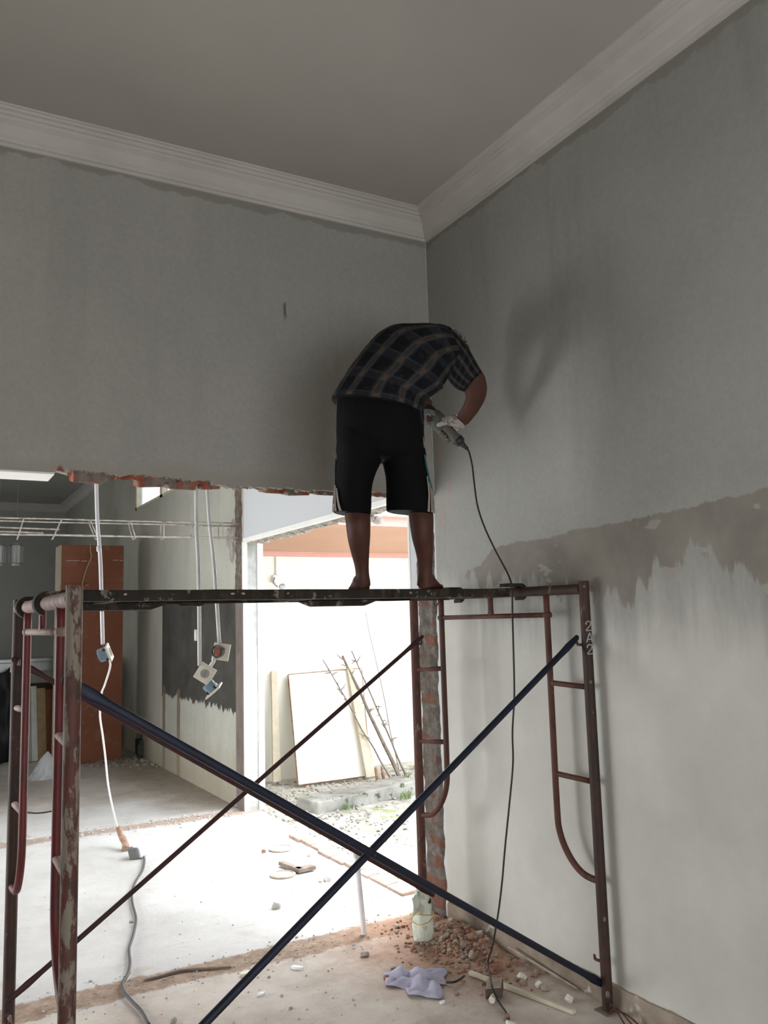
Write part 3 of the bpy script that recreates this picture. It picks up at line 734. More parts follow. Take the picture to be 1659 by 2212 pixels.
tube(bm, pts, .0022, 6); pts = [V((B_far[0]-.006+.054*math.cos(a), B_far[1]+.054*math.sin(a), .105+.02*math.sin(a+1))) for a in [2*PI*k/20 for k in range(21)]]; tube(bm, pts, .0018, 6); obj('string', bm, M['yellow'], t)

def brace_pair(label, a_up, b_lo, a_lo, b_up, mat, r, off, ext=.035):
    """two crossed tubes; a: left posts, b: right posts"""
    t = thing('cross_brace', label, 'scaffold brace', (V(a_lo)+V(b_lo))/2)
    for k, (p, q) in enumerate(((V(a_up), V(b_lo)), (V(a_lo), V(b_up)))):
        d = (q-p).normalized(); sh = V((0, off*(k*2-1)*r*1.02, 0)); p = p+sh; q = q+sh
        s = V((0, 1, 0)); u = d.cross(s).normalized()
        n = 14; L = (q-p).length; rs = []
        for h, wa, wb in ((-ext, .3, .3), (-ext+.006, 1.0, .30), (.03, 1.25, .30), (.05, 1.35, .32), (.11, 1.0, 1.0), (L/2, 1, 1), (L-.11, 1.0, 1.0), (L-.05, 1.35, .32), (L-.03, 1.25, .3), (L+ext-.006, 1.0, .3), (L+ext, .3, .3)):
            rs.append([p+d*h+u*(r*wa*math.cos(2*PI*j/n))+s*(r*wb*math.sin(2*PI*j/n)) for j in range(n)])
        bm = BM(); rings(bm, rs); obj('brace_tube', bm, mat, t, True, 50)
    m = (V(a_up)+V(b_lo)+V(a_lo)+V(b_up))/4
    # crossing point
    p1, q1, p2, q2 = V(a_up), V(b_lo), V(a_lo), V(b_up)
    f1 = (q1.z-p1.z)/(q1.x-p1.x); f2 = (q2.z-p2.z)/(q2.x-p2.x); x = (p2.z-p1.z + f1*p1.x - f2*p2.x)/(f1-f2); z = p1.z+f1*(x-p1.x)
    y = p1.y + (q1.y-p1.y)*(x-p1.x)/(q1.x-p1.x)
    bm = BM(); lathe(bm, (x, y-r*2.4, z), (0, 1, 0), [(0, .004), (.001, .008), (.006, .008), (r*4.6, .006), (r*4.8, .002)], 8); obj('pivot_bolt', bm, mat, t)
brace_pair('near pair of long crossed dark blue brace tubes', (.385, 2.365, 1.402), (2.437, 2.695, .102), (.387, 2.365, .227), (2.420, 2.695, 1.437), M['blue'], .0125, 1)
brace_pair('far pair of thin crossed maroon brace tubes', (.372, 3.455, 1.425), (2.262, 3.668, .222), (.385, 3.455, .250), (2.262, 3.668, 1.440), M['maroon'], .0098, 1)

# catwalk plank
nA, nB = V((.378, 2.82, 0)), V((2.385, 3.02, 0)); fA_, fB_ = V((.374, 3.27, 0)), V((2.315, 3.40, 0))
t = thing('scaffold_plank', 'blackened steel scaffold walk board hooked across both frames', 'scaffold plank', (1.38, 3.1, 1.60))
ZP0, ZP1 = 1.632, 1.668
def PL(s, tt, z): p = nA.lerp(nB, s).lerp(fA_.lerp(fB_, s), tt); return V((p.x, p.y, z))
bm = BM(); nx, ny = 90, 14; g = []
for i in range(nx+1):
    s = .03+.93*i/nx
    g.append([bm.verts.new(PL(s, j/ny, ZP1-.006 + .0012*math.sin(j*2.2) + .0015*noise.noise(V((s*20, j*.7, 0))))) for j in range(ny+1)])
top = g; bot = []
for i in range(nx+1): bot.append([bm.verts.new(v.co - V((0, 0, .005))) for v in g[i]])
for i in range(nx):
    for j in range(ny):
        bm.faces.new((g[i][j], g[i+1][j], g[i+1][j+1], g[i][j+1])); bm.faces.new((bot[i][j], bot[i][j+1], bot[i+1][j+1], bot[i+1][j]))
for i in range(nx): bm.faces.new((g[i][0], bot[i][0], bot[i+1][0], g[i+1][0])); bm.faces.new((g[i][ny], g[i+1][ny], bot[i+1][ny], bot[i][ny]))
for j in range(ny): bm.faces.new((g[0][j], g[0][j+1], bot[0][j+1], bot[0][j])); bm.faces.new((g[nx][j], bot[nx][j], bot[nx][j+1], g[nx][j+1]))
obj('deck', bm, M['plank'], t)
for tt in (0.0, 1.0):
    bm = BM(); rs = []
    for i in range(41):
        s = .02+.95*i/40; c = PL(s, tt, 0); o_ = .0035 if tt == 0 else -.0035; jz = .0015*noise.noise(V((s*12, tt, 0)))
        sg = 1 if tt == 0 else -1
        rs.append([c+V((0, q*sg, z+jz)) for q, z in ((-.008, ZP0), (-.008, ZP1-.006), (-.003, ZP1), (.006, ZP1-.001), (.008, ZP1-.012), (.003, ZP1-.02), (.003, ZP0+.006), (.014, ZP0+.004), (.014, ZP0-.002))])
    rings(bm, rs); obj('side_rail', bm, M['plank'], t, True, 50)
for s in (.12, .5, .86):
    bm = BM(); obox(bm, PL(s, .5, ZP0+.012), (.02, 0, 0), (PL(s, 1, 0)-PL(s, 0, 0))*.48, (0, 0, .011)); obj('cross_rib', bm, M['plank'], t)
for s0, s1, dz in ((.03, .26, .022), (.56, .755, .020), (.28, .34, .010)):   # bent stiffener lips under the far rail
    bm = BM(); rs = []
    for k in range(15):
        q = k/14; s = s0+(s1-s0)*q; h = dz*min(1, math.sin(q*PI)*2.4)+.002; c = PL(s, 1, 0)
        rs.append([c+V((0, y, z)) for y, z in ((-.02, ZP0+.004), (.008, ZP0+.004), (.008, ZP0-h), (-.016, ZP0-h*.9))])
    rings(bm, rs); obj('stiffener', bm, M['plank'], t, True, 50)
for s, tt, sg in ((.0, 0, -1), (.0, 1, -1), (1, 0, 1), (1, 1, 1)):   # hooks over the top bars
    c = PL(s, tt, 0); F0, F1 = (V((A_far[0], A_far[1], 0)), V((A_near[0], A_near[1], 0))) if s == 0 else (V((B_far[0], B_far[1], 0)), V((B_near[0], B_near[1], 0)))
    k = (c.y-F0.y)/(F1.y-F0.y); b = F0.lerp(F1, k); zb = 1.626 if s == 0 else 1.653
    bm = BM(); rs = []
    for a in [k2*10 for k2 in range(-3, 18)]:
        a = math.radians(a); q = a
        if q < 0: ctr = V((b.x - sg*.075*(1) * (-q/.52), c.y, zb+.0235)); dn = V((0, 0, 1))
        else: ctr = V((b.x + sg*.0235*math.sin(q), c.y, zb+.0235*math.cos(q))); dn = V((sg*math.sin(q), 0, math.cos(q)))
        wd = V((0, .028, 0)); th = .014
        rs.append([ctr-wd, ctr+wd, ctr+wd+dn*th, ctr-wd+dn*th])
    rings(bm, rs); obj('hook', bm, M['plank'], t)
p = PL(.83, 0, 0)
bm = BM(); c = PL(.80, .2, 0); pts = [c+V((.012*math.cos(a), 0, ZP0-.016+.018*math.sin(a))) for a in [2*PI*k/14 for k in range(15)]]; tube(bm, pts, .002, 6); obj('wire_loop', bm, M['rusttube'], t)
for i, (s, tt) in enumerate(((.31, 0), (.33, 0), (.50, .02), (.12, 0), (.42, 0), (.70, 0))): bm = BM(); rock(bm, PL(s, tt, 1.653)+V((0, -.004, 0)), .009, i, 2, .6); obj('cement_crust', bm, M['mortbit'], t)

# ------------------------------------------------------------------ hanging conduits and sockets
YC = YB + .09
def pvc(name, label, p, q, mat, r=.009, joint=None):
    bm = BM(); p, q = V(p), V(q)
    mid = p.lerp(q, .5) + V((.004, 0, 0))
    tube(bm, curve([p, p.lerp(q, .25)+V((-.002, 0, 0)), mid, q], 6), r, 12)
    t = thing(name, label, 'conduit pipe', p)
    obj('pipe', bm, mat, t, True)
    if joint:
        bm = BM(); c = p.lerp(q, joint); d = (q-p).normalized(); tube(bm, [c-d*.012, c+d*.012], r*1.25, 12); obj('coupling', bm, mat, t, True)
    return t
def face_axes(nrm, spin):
    nrm = V(nrm).normalized(); a, b = frame_of(nrm)
    if abs(nrm.z) < .9:
        b = V((0, 0, 1)); a = b.cross(nrm).normalized(); b = nrm.cross(a).normalized()
    c, s = math.cos(spin), math.sin(spin); return a*c+b*s, -a*s+b*c, nrm
def socket(label, c, nrm, spin, boxmat, size=.043, openback=False, boxoff=(0, 0)):
    a, b, n = face_axes(nrm, spin); c = V(c)
    t = thing('wall_socket', label, 'power socket', c)
    bm = BM(); obox(bm, c, a*size, b*size, n*.0045, 0, .003); obox(bm, c+n*.004, a*size*.72, b*size*.72, n*.002, 0, .001); obj('face_plate', bm, M['plate'], t)
    bc = c + a*boxoff[0] + b*boxoff[1]
    bm = BM()
    if openback:
        k = 20
        def rg(r, h): return [bc - n*h + (a*math.cos(2*PI*j/k)+b*math.sin(2*PI*j/k))*r for j in range(k)]
        rings(bm, [rg(.030, .006), rg(.030, .038), rg(.026, .038), rg(.026, .008)], closed_path=True)
        for q in range(3):
            an = q*2.1+.5; d = a*math.cos(an)+b*math.sin(an); obox(bm, bc+d*.030-n*.02, d*.003, d.cross(n)*.005, n*.014)
        obj('back_box', bm, boxmat, t)
        bm = BM(); obox(bm, bc-n*.022, a*.013, b*.016, n*.012, 0, .002); obj('terminal_block', bm, M['copper'], t)
    else:
        lathe(bm, bc-n*.004, -n, [(0, .030), (.040, .030), (.042, .028)], 20); obj('back_box', bm, boxmat, t, True, 40)
        bm = BM(); obox(bm, c-n*.012, a*.024, b*.028, n*.008, 0, .002); obj('terminal_block', bm, M['darkplastic'], t)
    bm = BM(); lathe(bm, c+n*.0055, n, [(0, .0215), (.0015, .0215), (.0016, .019), (-.004, .018)], 24, False)
    f = None; lathe(bm, c+n*.0062, n, [(0, .018), (.0004, .018)], 24); obj('socket_well', bm, M['greywood'], t)
    bm = BM()
    for q in (-.009, 0, .009): lathe(bm, c+n*.0062+b*q, n, [(0, .0022), (.0012, .0022)], 8)
    obj('contact_hole', bm, M['darkplastic'], t)
    return t
def H(px, py, y=YC): return ony(px, py, y)
q0, q1 = H(208, 1036), H(222, 1392)
pvc('conduit_pipe', 'bright white conduit pipe hanging nearest the left end of the broken lintel', (q0.x, YC, 2.21), q1, M['pvc'], .0085, .42)
q0, q1 = H(424, 1050), H(431, 1438)
pvc('conduit_pipe', 'grey-white conduit pipe ending at the ivory socket face', (q0.x, YC, 2.21), q1, M['pvcgrey'], .0095)
q0, q1 = H(450, 1040), H(474, 1392)
pvc('conduit_pipe', 'bent grey conduit pipe ending at the open round socket box', (q0.x, YC+.02, 2.22), q1, M['pvcgrey'], .009, .27)
q0, q1 = H(466, 1418), H(457, 1440); 
t = pvc('conduit_stub', 'short conduit stub between the round socket box and ivory socket', q0+V((0, .01, 0)), q1+V((0, .02, 0)), M['pvcgrey'], .009)
t['category'] = 'conduit pipe'
view = V((-.45, -.85, .05))
socket('ivory square socket hanging tilted with its face towards the room', H(443, 1455), view, math.radians(-32), M['bluebox'], .041)
socket('lowest hanging socket, seen edge-on with a blue box behind', H(462, 1492), V((.62, -.15, -.72)), math.radians(20), M['bluebox'], .043)
socket('hanging socket turned backwards showing its open round box', H(478, 1408), V((.5, .84, -.05)), math.radians(10), M['greyplastic'], .040, True, (.012, 0))
socket('small socket with pale blue box hanging in front of the red-brown cupboard', H(236, 1409, YC), V((.80, -.35, .30)), math.radians(15), M['bluebox'], .037)
bm = BM(); a = H(222, 1390); tube(bm, [a, a+V((.004, 0, -.03))], .002, 6); obj_ = obj('wire', bm, M['copper']); tag(obj_, 'short red wire between the white conduit and the small blue socket box', 'wire')
t = thing('light_switch', 'small ivory switch plate on the dark plaster rectangle', 'light switch', onx(424, 1372, XR))
c = onx(424, 1372, XR); bm = BM(); box(bm, (c.x-.012, c.y-.035, c.z-.055), (c.x, c.y+.035, c.z+.055), bevel=.003); obj('face_plate', bm, M['plate'], t)
bm = BM(); box(bm, (c.x-.017, c.y-.014, c.z-.03), (c.x-.01, c.y+.014, c.z+.03), bevel=.002); obj('rocker', bm, M['pvc'], t)
# white cable from the blue socket to the floor outlet
pts = [H(234, 1420)]
end = onz(250, 1770, .22)
ctrl = [(238, 1440), (226, 1480), (219, 1500), (216, 1545), (222, 1590), (228, 1640), (233, 1690), (240, 1730), (249, 1770)]
for k, (px, py) in enumerate(ctrl):
    y = YC + (6.22-YC)*((k+.4)/(len(ctrl)-.6))**1.0; pts.append(ony(px, py, y))
pts.append(onz(253, 1785, .14))
bm = BM(); tube(bm, curve(pts, 6), [.0042+.0026*k/((len(pts)-1)*6) for k in range((len(pts)-1)*6+1)], 8); o = obj('white_cable', bm, M['cablewhite'], None, True); tag(o, 'white cable running down from the blue-backed socket to the floor stub', 'cable')
a, b = onz(254, 1786, .13), onz(272, 1836, .01)
bm = BM(); rs = []
tube(bm, curve([b, b.lerp(a, .3)+V((.01, 0, 0)), b.lerp(a, .7), a], 4), [.034, .026, .028, .024, .020, .022, .024, .020, .018, .016, .014, .016, .012], 9); o = obj('conduit_stub', bm, M['brickbit'], None); tag(o, 'leaning mortar-crusted conduit stub rising from the floor at the cut wall line', 'conduit pipe')
c = onz(298, 1842, .03)
t = thing('floor_outlet', 'white and black outlet box lying on the cement floor by the conduit stub', 'power socket', (c.x, c.y, 0))
bm = BM(); obox(bm, (c.x+.02, c.y, .045), (.016, -.02, .01), (.035, .04, 0), (-.012, .006, .042), 0, .004); obj('face_plate', bm, M['pvc'], t)
bm = BM(); obox(bm, (c.x-.025, c.y-.02, .038), (.028, -.008, 0), (.02, .03, 0), (-.008, 0, .036), 0, .004); obj('back_box', bm, M['greyplastic'], t)
fp = [(308, 1845), (312, 1858), (308, 1880), (293, 1905), (285, 1930), (287, 1955), (294, 1985), (288, 2020), (279, 2050), (281, 2080), (276, 2105), (264, 2125), (268, 2142), (284, 2162), (306, 2185), (322, 2214)]
bm = BM(); tube(bm, curve([onz(*p, .012) for p in fp], 5), .0075, 8); o = obj('extension_cord', bm, M['cablegrey'], None, True); tag(o, 'dark cord winding across the pale floor from the outlet box', 'cord')
bm = BM(); tube(bm, curve([onz(*p, .006) for p in ((310, 2118), (350, 2108), (395, 2097), (440, 2093), (500, 2089))], 5), [.004+.003*math.sin(k/20*PI) for k in range(21)], 7); o = obj('stick', bm, M['wood']); tag(o, 'thin dark stick lying along the near demolished wall line', 'stick')
bm = BM(); tube(bm, curve([onz(*p, .008) for p in ((40, 1752), (70, 1756), (95, 1755), (125, 1749))], 5), .006, 6); o = obj('wire', bm, M['cableblack']); tag(o, 'thin black wire on the floor behind the left scaffold frame', 'wire')

# upright pipe by the near wall line
t = thing('pvc_standpipe', 'short white pipe standing upright at the demolished wall line', 'pipe', (2.02, 3.92, 0))
bm = BM(); hollow(bm, (2.035, 3.92, 0), (2.0, 3.92, .40), .0135); obj('pipe', bm, M['pvc'], t, True, 40)
bm = BM(); hollow(bm, (2.003, 3.92, .37), (1.999, 3.92, .425), .0155); obj('collar', bm, M['pvcgrey'], t, True, 40)

# rebar cage of the removed beam
t = thing('rebar_cage', 'long horizontal rebar cage crossing the far room below the lintel', 'rebar cage', (.6, 7.0, 2.2))
R0 = {}
for k, (y, zl, zr) in enumerate(((6.95, 2.372, 2.405), (7.07, 2.36, 2.395), (6.95, 2.235, 2.285), (7.07, 2.255, 2.29))):
    bm = BM(); pts = [V((-1.8+4.3*i/14, y+.006*fbm(i, .9, k), zl+(zr-zl)*(.1+.9*i/14)+.006*fbm(i, .8, k+3))) for i in range(15)]
    tube(bm, curve(pts, 3), .0065, 7); obj('long_bar', bm, M['rebar'], t, True)
for k, (z0, x1) in enumerate(((2.325, 1.02), (2.295, .90))):
    bm = BM(); tube(bm, [(-1.8, 7.0, z0+.01), (x1-.5, 7.0, z0), (x1, 7.01, z0-.005)], .0065, 7); obj('long_bar', bm, M['rebar'], t, True)
for k, px in enumerate((-60, 43, 122, 200, 284, 350, 418, 476)):
    x = ony(px, 1145, 7.0).x; tl = (.012, .02, .03, -.03, -.02, 0, .01, 0)[k]; z1 = 2.39+.012*(k/7); z0 = 2.235+.04*(k/7)
    bm = BM(); c = [V((x+tl, 6.94, z1)), V((x+tl+.01, 7.08, z1)), V((x-tl+.01, 7.08, z0)), V((x-tl, 6.94, z0)), V((x+tl, 6.94, z1))]
    tube(bm, c, .0045, 6); obj('stirrup', bm, M['rebar'], t)

# ------------------------------------------------------------------ far room furniture
t = thing('tall_cupboard', 'tall red-brown flat-sided cupboard standing in the dim far room', 'cupboard', (1.88, 10.6, 0))
bm = BM(); box(bm, (1.545, 10.4, 0), (2.25, 10.42, 2.515), bevel=.003); obj('front_panel', bm, M['cupboard'], t)
bm = BM(); box(bm, (1.53, 10.42, 0), (2.25, 10.78, 2.51)); obj('carcass', bm, M['cream'], t)
bm = BM()
for a, b, z in ((1.60, 1.74, 2.325), (1.76, 1.83, 2.322), (2.12, 2.19, 2.335), (2.205, 2.24, 2.33)): box(bm, (a, 10.396, z), (b, 10.401, z+.006))
obj('scratch_mark', bm, M['cream'], t)
bm = BM(); box(bm, (1.545, 10.397, 2.06), (2.25, 10.401, 2.064)); obj('seam', bm, M['darkwood'], t)
bm = BM(); P10 = lambda x, y: ony(x, y, 10.36)
tube(bm, curve([P10(195, 1176), P10(195, 1190), P10(197, 1203), P10(190, 1220), P10(183, 1240), P10(177, 1262), P10(176, 1275)], 5), .008, 6); tube(bm, [P10(183, 1266), P10(193, 1261)], .004, 5)
o = obj('wire', bm, M['tanwood']); tag(o, 'pale wire dangling down the front of the red-brown cupboard', 'wire')
for k, (px, lab) in enumerate(((35, 'right hanging crystal pendant lamp in the dim far room'), (-4, 'left pendant lamp, half cut by the picture edge, in the far room'))):
    c = ony(px, 1198, 12.0); t = thing('pendant_lamp', lab, 'pendant lamp', c)
    bm = BM(); tube(bm, [(c.x, 12.0, c.z+.15), (c.x, 12.0, ZC)], .004, 6); obj('cord', bm, M['rebar'], t)
    bm = BM(); lathe(bm, (c.x, 12.0, c.z-.15), (0, 0, 1), [(0, .03), (.01, .055), (.28, .055), (.29, .03), (.30, .01)], 16); obj('glass_shade', bm, M['pvc'], t, True, 40)
    bm = BM()
    for z in (-.12, .12):
        pts = [V((c.x+.085*math.cos(2*PI*j/16), 12.0+.085*math.sin(2*PI*j/16), c.z+z)) for j in range(17)]; tube(bm, pts, .006, 5)
    for j in range(8):
        a = 2*PI*j/8; tube(bm, [(c.x+.085*math.cos(a), 12+.085*math.sin(a), c.z-.12), (c.x+.085*math.cos(a), 12+.085*math.sin(a), c.z+.12)], .004, 5)
    obj('wire_cage', bm, M['steel'], t)
# sink counter and leaning boards
t = thing('sink_cabinet', 'dull steel sink top cabinet left of the red-brown cupboard', 'cabinet', (1.35, 11.5, 0))
bm = BM(); box(bm, (.4, 11.35, 1.02), (1.75, 11.95, 1.16), bevel=.01); box(bm, (.4, 11.3, 1.14), (1.75, 12.0, 1.19), bevel=.008); obj('sink_top', bm, M['steel'], t)
bm = BM(); box(bm, (1.25, 11.3, .88), (1.70, 11.6, 1.03), bevel=.02); obj('basin', bm, M['greywood'], t)
bm = BM(); box(bm, (.45, 11.4, 0), (1.70, 11.9, 1.02)); obj('carcass', bm, M['darkwood'], t)
for k, (x0, x1, z1, m, lab) in enumerate(((1.17, 1.33, .84, 'greywood', 'grey-green board leaning first from the left in the far room'), (1.335, 1.40, .85, 'pvcgrey', 'narrow pale board leaning between the grey and tan boards'), (1.405, 1.50, .82, 'tanwood', 'tan board leaning in the middle of the boards by the sink'), (1.50, 1.70, .80, 'cupboard', 'brown framed cabinet door leaning beside the red-brown cupboard'))):
    bt = leaning('leaning_board', lab, 'board', [(x0, 10.9+.03*k, 0), (x1, 10.9+.03*k, 0), (x1, 11.22, z1), (x0, 11.22, z1)], .025, M[m]); bt['group'] = 'boards leaning by the sink'
bm = BM(); g = []
for i in range(17):
    g.append([bm.verts.new((.35+.75*i/16+.02*noise.noise(V((i*.5, j*.5, 0))), 11.28-.25*(1-j/12)**2-.12*noise.noise(V((i*.35, j*.4, 4)))-.06, 1.07*j/12*(1-.05*math.sin(i))+.01)) for j in range(13)])
for i in range(16):
    for j in range(12): bm.faces.new((g[i][j], g[i+1][j], g[i+1][j+1], g[i][j+1]))
o = obj('tarpaulin', bm, M['blacksheet'], None, True); md = o.modifiers.new('thick', 'SOLIDIFY'); md.thickness = .01; tag(o, 'black plastic sheet draped over the counter at the left picture edge', 'tarpaulin')
def crumpled(name, cx, cy, z0, rx, ry, h, mat, seed, label, cat, n=26, m=14, peak=(0, 0)):
    bm = BM(); rs = []
    for k in range(m):
        q = k/(m-1); rr = (1-q)**.75
        rs.append([V((cx+peak[0]*q+rx*rr*math.cos(2*PI*j/n)*(1+.22*noise.noise(V((math.cos(2*PI*j/n)*2.5+seed, math.sin(2*PI*j/n)*2.5, q*4)))), cy+peak[1]*q+ry*rr*math.sin(2*PI*j/n)*(1+.22*noise.noise(V((math.cos(2*PI*j/n)*2.5, math.sin(2*PI*j/n)*2.5+seed, q*4)))), z0+h*q)) for j in range(n)])
    rings(bm, rs); o = obj(name, bm, mat, None, False); tag(o, label, cat); return o
c = onz(94, 1684)
crumpled('plastic_bag', c.x+.02, c.y+.1, 0, .16, .14, .27, M['clear'], 3, 'clear crumpled plastic bag standing on the far room floor', 'plastic bag', peak=(.03, 0))
c = onz(322, 1632)
t = thing('battery_box', 'dark box with pale label and clutter at the foot of the far wall', 'box', (c.x-.05, c.y, 0))
bm = BM(); box(bm, (c.x-.14, c.y-.1, 0), (c.x+.0, c.y+.12, .20), bevel=.01); obj('body', bm, M['darkplastic'], t)
bm = BM(); box(bm, (c.x-.16, c.y-.12, .02), (c.x-.10, c.y-.09, .15), bevel=.004); box(bm, (c.x-.13, c.y-.11, .16), (c.x-.02, c.y-.09, .20)); obj('label_panel', bm, M['greenbox'], t)
bm = BM(); tube(bm, [(c.x-.07, c.y, .2), (c.x-.075, c.y, .36)], [.035, .02], 10); obj('bottle', bm, M['darkplastic'], t)
bm = BM(); rnd = random.Random(31)
for i in range(120):
    p = onz(rnd.uniform(180, 345), rnd.uniform(1640, 1662) + (0 if rnd.random() < .6 else -10)); s = rnd.uniform(.008, .03)
    rock(bm, (min(p.x, 2.46), p.y+rnd.uniform(-.1, .2), s*.3), s, i+900, 1, .6)
o = obj('rubble', bm, M['mortar']); tag(o, 'scattered plaster rubble along the foot of the far room wall', 'rubble', kind='stuff')
bm = BM(); rnd = random.Random(13)
for i in range(260):
    s = rnd.uniform(.004, .016); y = rnd.gauss(6.93, .10); rock(bm, (rnd.uniform(.2, 2.46)**1.0, y, s*.4), s, i+1500, 1, .7)
o = obj('mortar_grit', bm, M['stone']); tag(o, 'crumbs of mortar along the far demolished wall line', 'rubble', kind='stuff')

# ------------------------------------------------------------------ floor debris in the near room
rnd = random.Random(21)
bm = BM()
for i in range(520):
    if rnd.random() < .6: x = rnd.uniform(.5, 2.46); y = rnd.gauss(3.93, .09)
    else: x = rnd.uniform(.6, 2.44); y = rnd.uniform(2.5, 3.9) if rnd.random() < .8 else rnd.uniform(3.9, 5.6)
    s = rnd.uniform(.0018, .006)*(1 if rnd.random() < .93 else 1.6); rock(bm, (x, y, s*.4), s, i+3000, 1, .7)
o = obj('floor_grit', bm, M['stone']); tag(o, 'fine grit scattered over the near cement floor', 'grit', kind='stuff')
bm = BM()
for i in range(700):
    a = rnd.uniform(0, 6.3); rr = abs(rnd.gauss(0, .17)); x = 2.30 + rr*math.cos(a)*.8; y = 3.52 + rr*math.sin(a)*1.5
    if not (1.95 < x < 2.475 and 2.75 < y < 4.1): continue
    if (x-B_far[0])**2+(y-B_far[1])**2 < .06**2: continue
    s = rnd.uniform(.004, .012); h = .055*math.exp(-((x-2.42)/.13)**2-((y-3.62)/.28)**2)
    rock(bm, (x, y, h*rnd.uniform(.3, 1)+s*.3), s, i+5000, 1, .8)
g = []; nx, ny = 30, 44   # the earth under the crumbs
for i in range(nx+1):
    row = []
    for j in range(ny+1):
        x = 2.08+.40*i/nx; y = 2.9+1.15*j/ny
        h = .05*math.exp(-((x-2.42)/.13)**2-((y-3.62)/.28)**2)*(1+.5*noise.noise(V((x*14, y*14, 2)))) + .012*noise.noise(V((x*30, y*30, 5))) - .006
        row.append(bm.verts.new((x, y, h)))
    g.append(row)
for i in range(nx):
    for j in range(ny): bm.faces.new((g[i][j], g[i+1][j], g[i+1][j+1], g[i][j+1])).material_index = 1
o = obj('brick_dust_pile', bm, [M['brickbit'], M['floor']]); tag(o, 'low heap of crushed red brick crumbs and brown earth in the room corner', 'rubble', kind='stuff')
k = 0; placed = []
while k < 60:
    a = rnd.uniform(0, 6.3); rr = abs(rnd.gauss(0, .16)); x = 2.36 + rr*math.cos(a)*.5; y = 3.55 + rr*math.sin(a)*1.25
    s = rnd.uniform(.010, .027)
    if x > 2.478-s or x < 2.1 or (x-B_far[0])**2+(y-B_far[1])**2 < (.06+s)**2: continue
    if any((x-px)**2+(y-py)**2 < (.75*(s+ps))**2 for px, py, ps in placed): continue
    placed.append((x, y, s)); h = .045*math.exp(-((x-2.42)/.13)**2-((y-3.62)/.28)**2)
    bm = BM(); rock(bm, (0, 0, 0), s, k+100, 1, .75, .7); o = obj('brick_chunk', bm, M['brickbit'] if k % 4 else M['mortbit']); o.location = (x, y, h+s*.45)
    tag(o, 'broken lump of brick in the rubble heap at the room corner' if k % 4 else 'pale mortar lump among the bricks of the rubble heap at the room corner', 'rubble chunk', 'brick chunks in the corner heap' if k % 4 else 'pale mortar lumps in the corner heap'); k += 1
def chunk(px, py, s, mat, label, seed, flat=.8, name='rubble_chunk', grp=None):
    p = onz(px, py, s*.4); bm = BM(); rock(bm, (0, 0, 0), s, seed, 2, flat, .4); o = obj(name, bm, mat); o.location = p; tag(o, label, 'rubble chunk', grp); return o
chunk(1071, 2092, .026, M['brickbit'], 'square brick lump right beside the hanging black cord', 1)
chunk(1128, 2110, .022, M['whitebit'], 'pale mortar lump at the skirting, nearest the room corner', 2, .7)
chunk(1130, 2122, .020, M['brickbit'], 'small red brick bit in front of the pale mortar lump', 3)
chunk(1163, 2126, .024, M['whitebit'], 'flat pale mortar lump against the skirting, second from the corner', 4, .6)
chunk(1176, 2134, .020, M['mortbit'], 'tan mortar lump touching the flat pale one at the skirting', 5, .6)
chunk(1229, 2158, .018, M['whitebit'], 'small white angular lump near the end of the white strip', 6, .9)
chunk(1093, 2198, .020, M['brickbit'], 'brown lump at the lower end of the hanging cord', 7)
chunk(1105, 2212, .022, M['whitebit'], 'rounded white stone cut by the bottom picture edge', 8, .6)
chunk(788, 2060, .026, M['stone'], 'round grey stone in front of the white standpipe', 9)
chunk(597, 1957, .030, M['stone'], 'grey fist-sized stone alone on the bright cement floor', 10)
chunk(707, 1898, .030, M['stone'], 'flat grey stone right of the sanding discs', 11, .6)
chunk(692, 1904, .013, M['stone'], 'small pebble beside the flat grey stone', 12)
chunk(570, 1839, .020, M['brickbit'], 'small orange brick bit left of the upper sanding disc', 13)
chunk(668, 1846, .022, M['stone'], 'grey stone beside the brick threshold line', 14)
chunk(375, 2206, .018, M['greywood'], 'dark pebble at the bottom edge right of the winding cord', 15)
chunk(283, 1991, .012, M['stone'], 'dark pebble beside the middle of the winding cord', 16)
chunk(836, 2112, .015, M['brickbit'], 'red brick bit at the left of the lilac rag', 17)
chunk(850, 2090, .016, M['greywood'], 'flat dark scrap left above the lilac rag', 18, .4)
def tile(px, py, a, b, hz, ang, mat, label, name='plaster_shard'):
    p = onz(px, py, hz); c, s = math.cos(ang), math.sin(ang); bm = BM(); n = 10; rs = []
    pts = [(a*math.cos(2*PI*j/n)*(1+.25*math.sin(j*2.3)), b*math.sin(2*PI*j/n)*(1+.2*math.cos(j*1.7))) for j in range(n)]
    for z in (-hz, hz): rs.append([V((p.x+c*u-s*v, p.y+s*u+c*v, hz+z)) for u, v in pts])
    rings(bm, rs); o = obj(name, bm, mat); tag(o, label, 'plaster shard'); return o
tile(534, 2102, .035, .018, .006, .1, M['plate'], 'rectangular pale shard on the brown wall line')
tile(642, 2090, .030, .010, .006, -.9, M['pvc'], 'curved white shard above the near wall line')
tile(565, 2147, .016, .009, .005, .2, M['pvc'], 'small white chip beside the near blue brace')
tile(955, 2165, .012, .008, .004, .2, M['pvc'], 'tiny white chip right of the lilac rag')
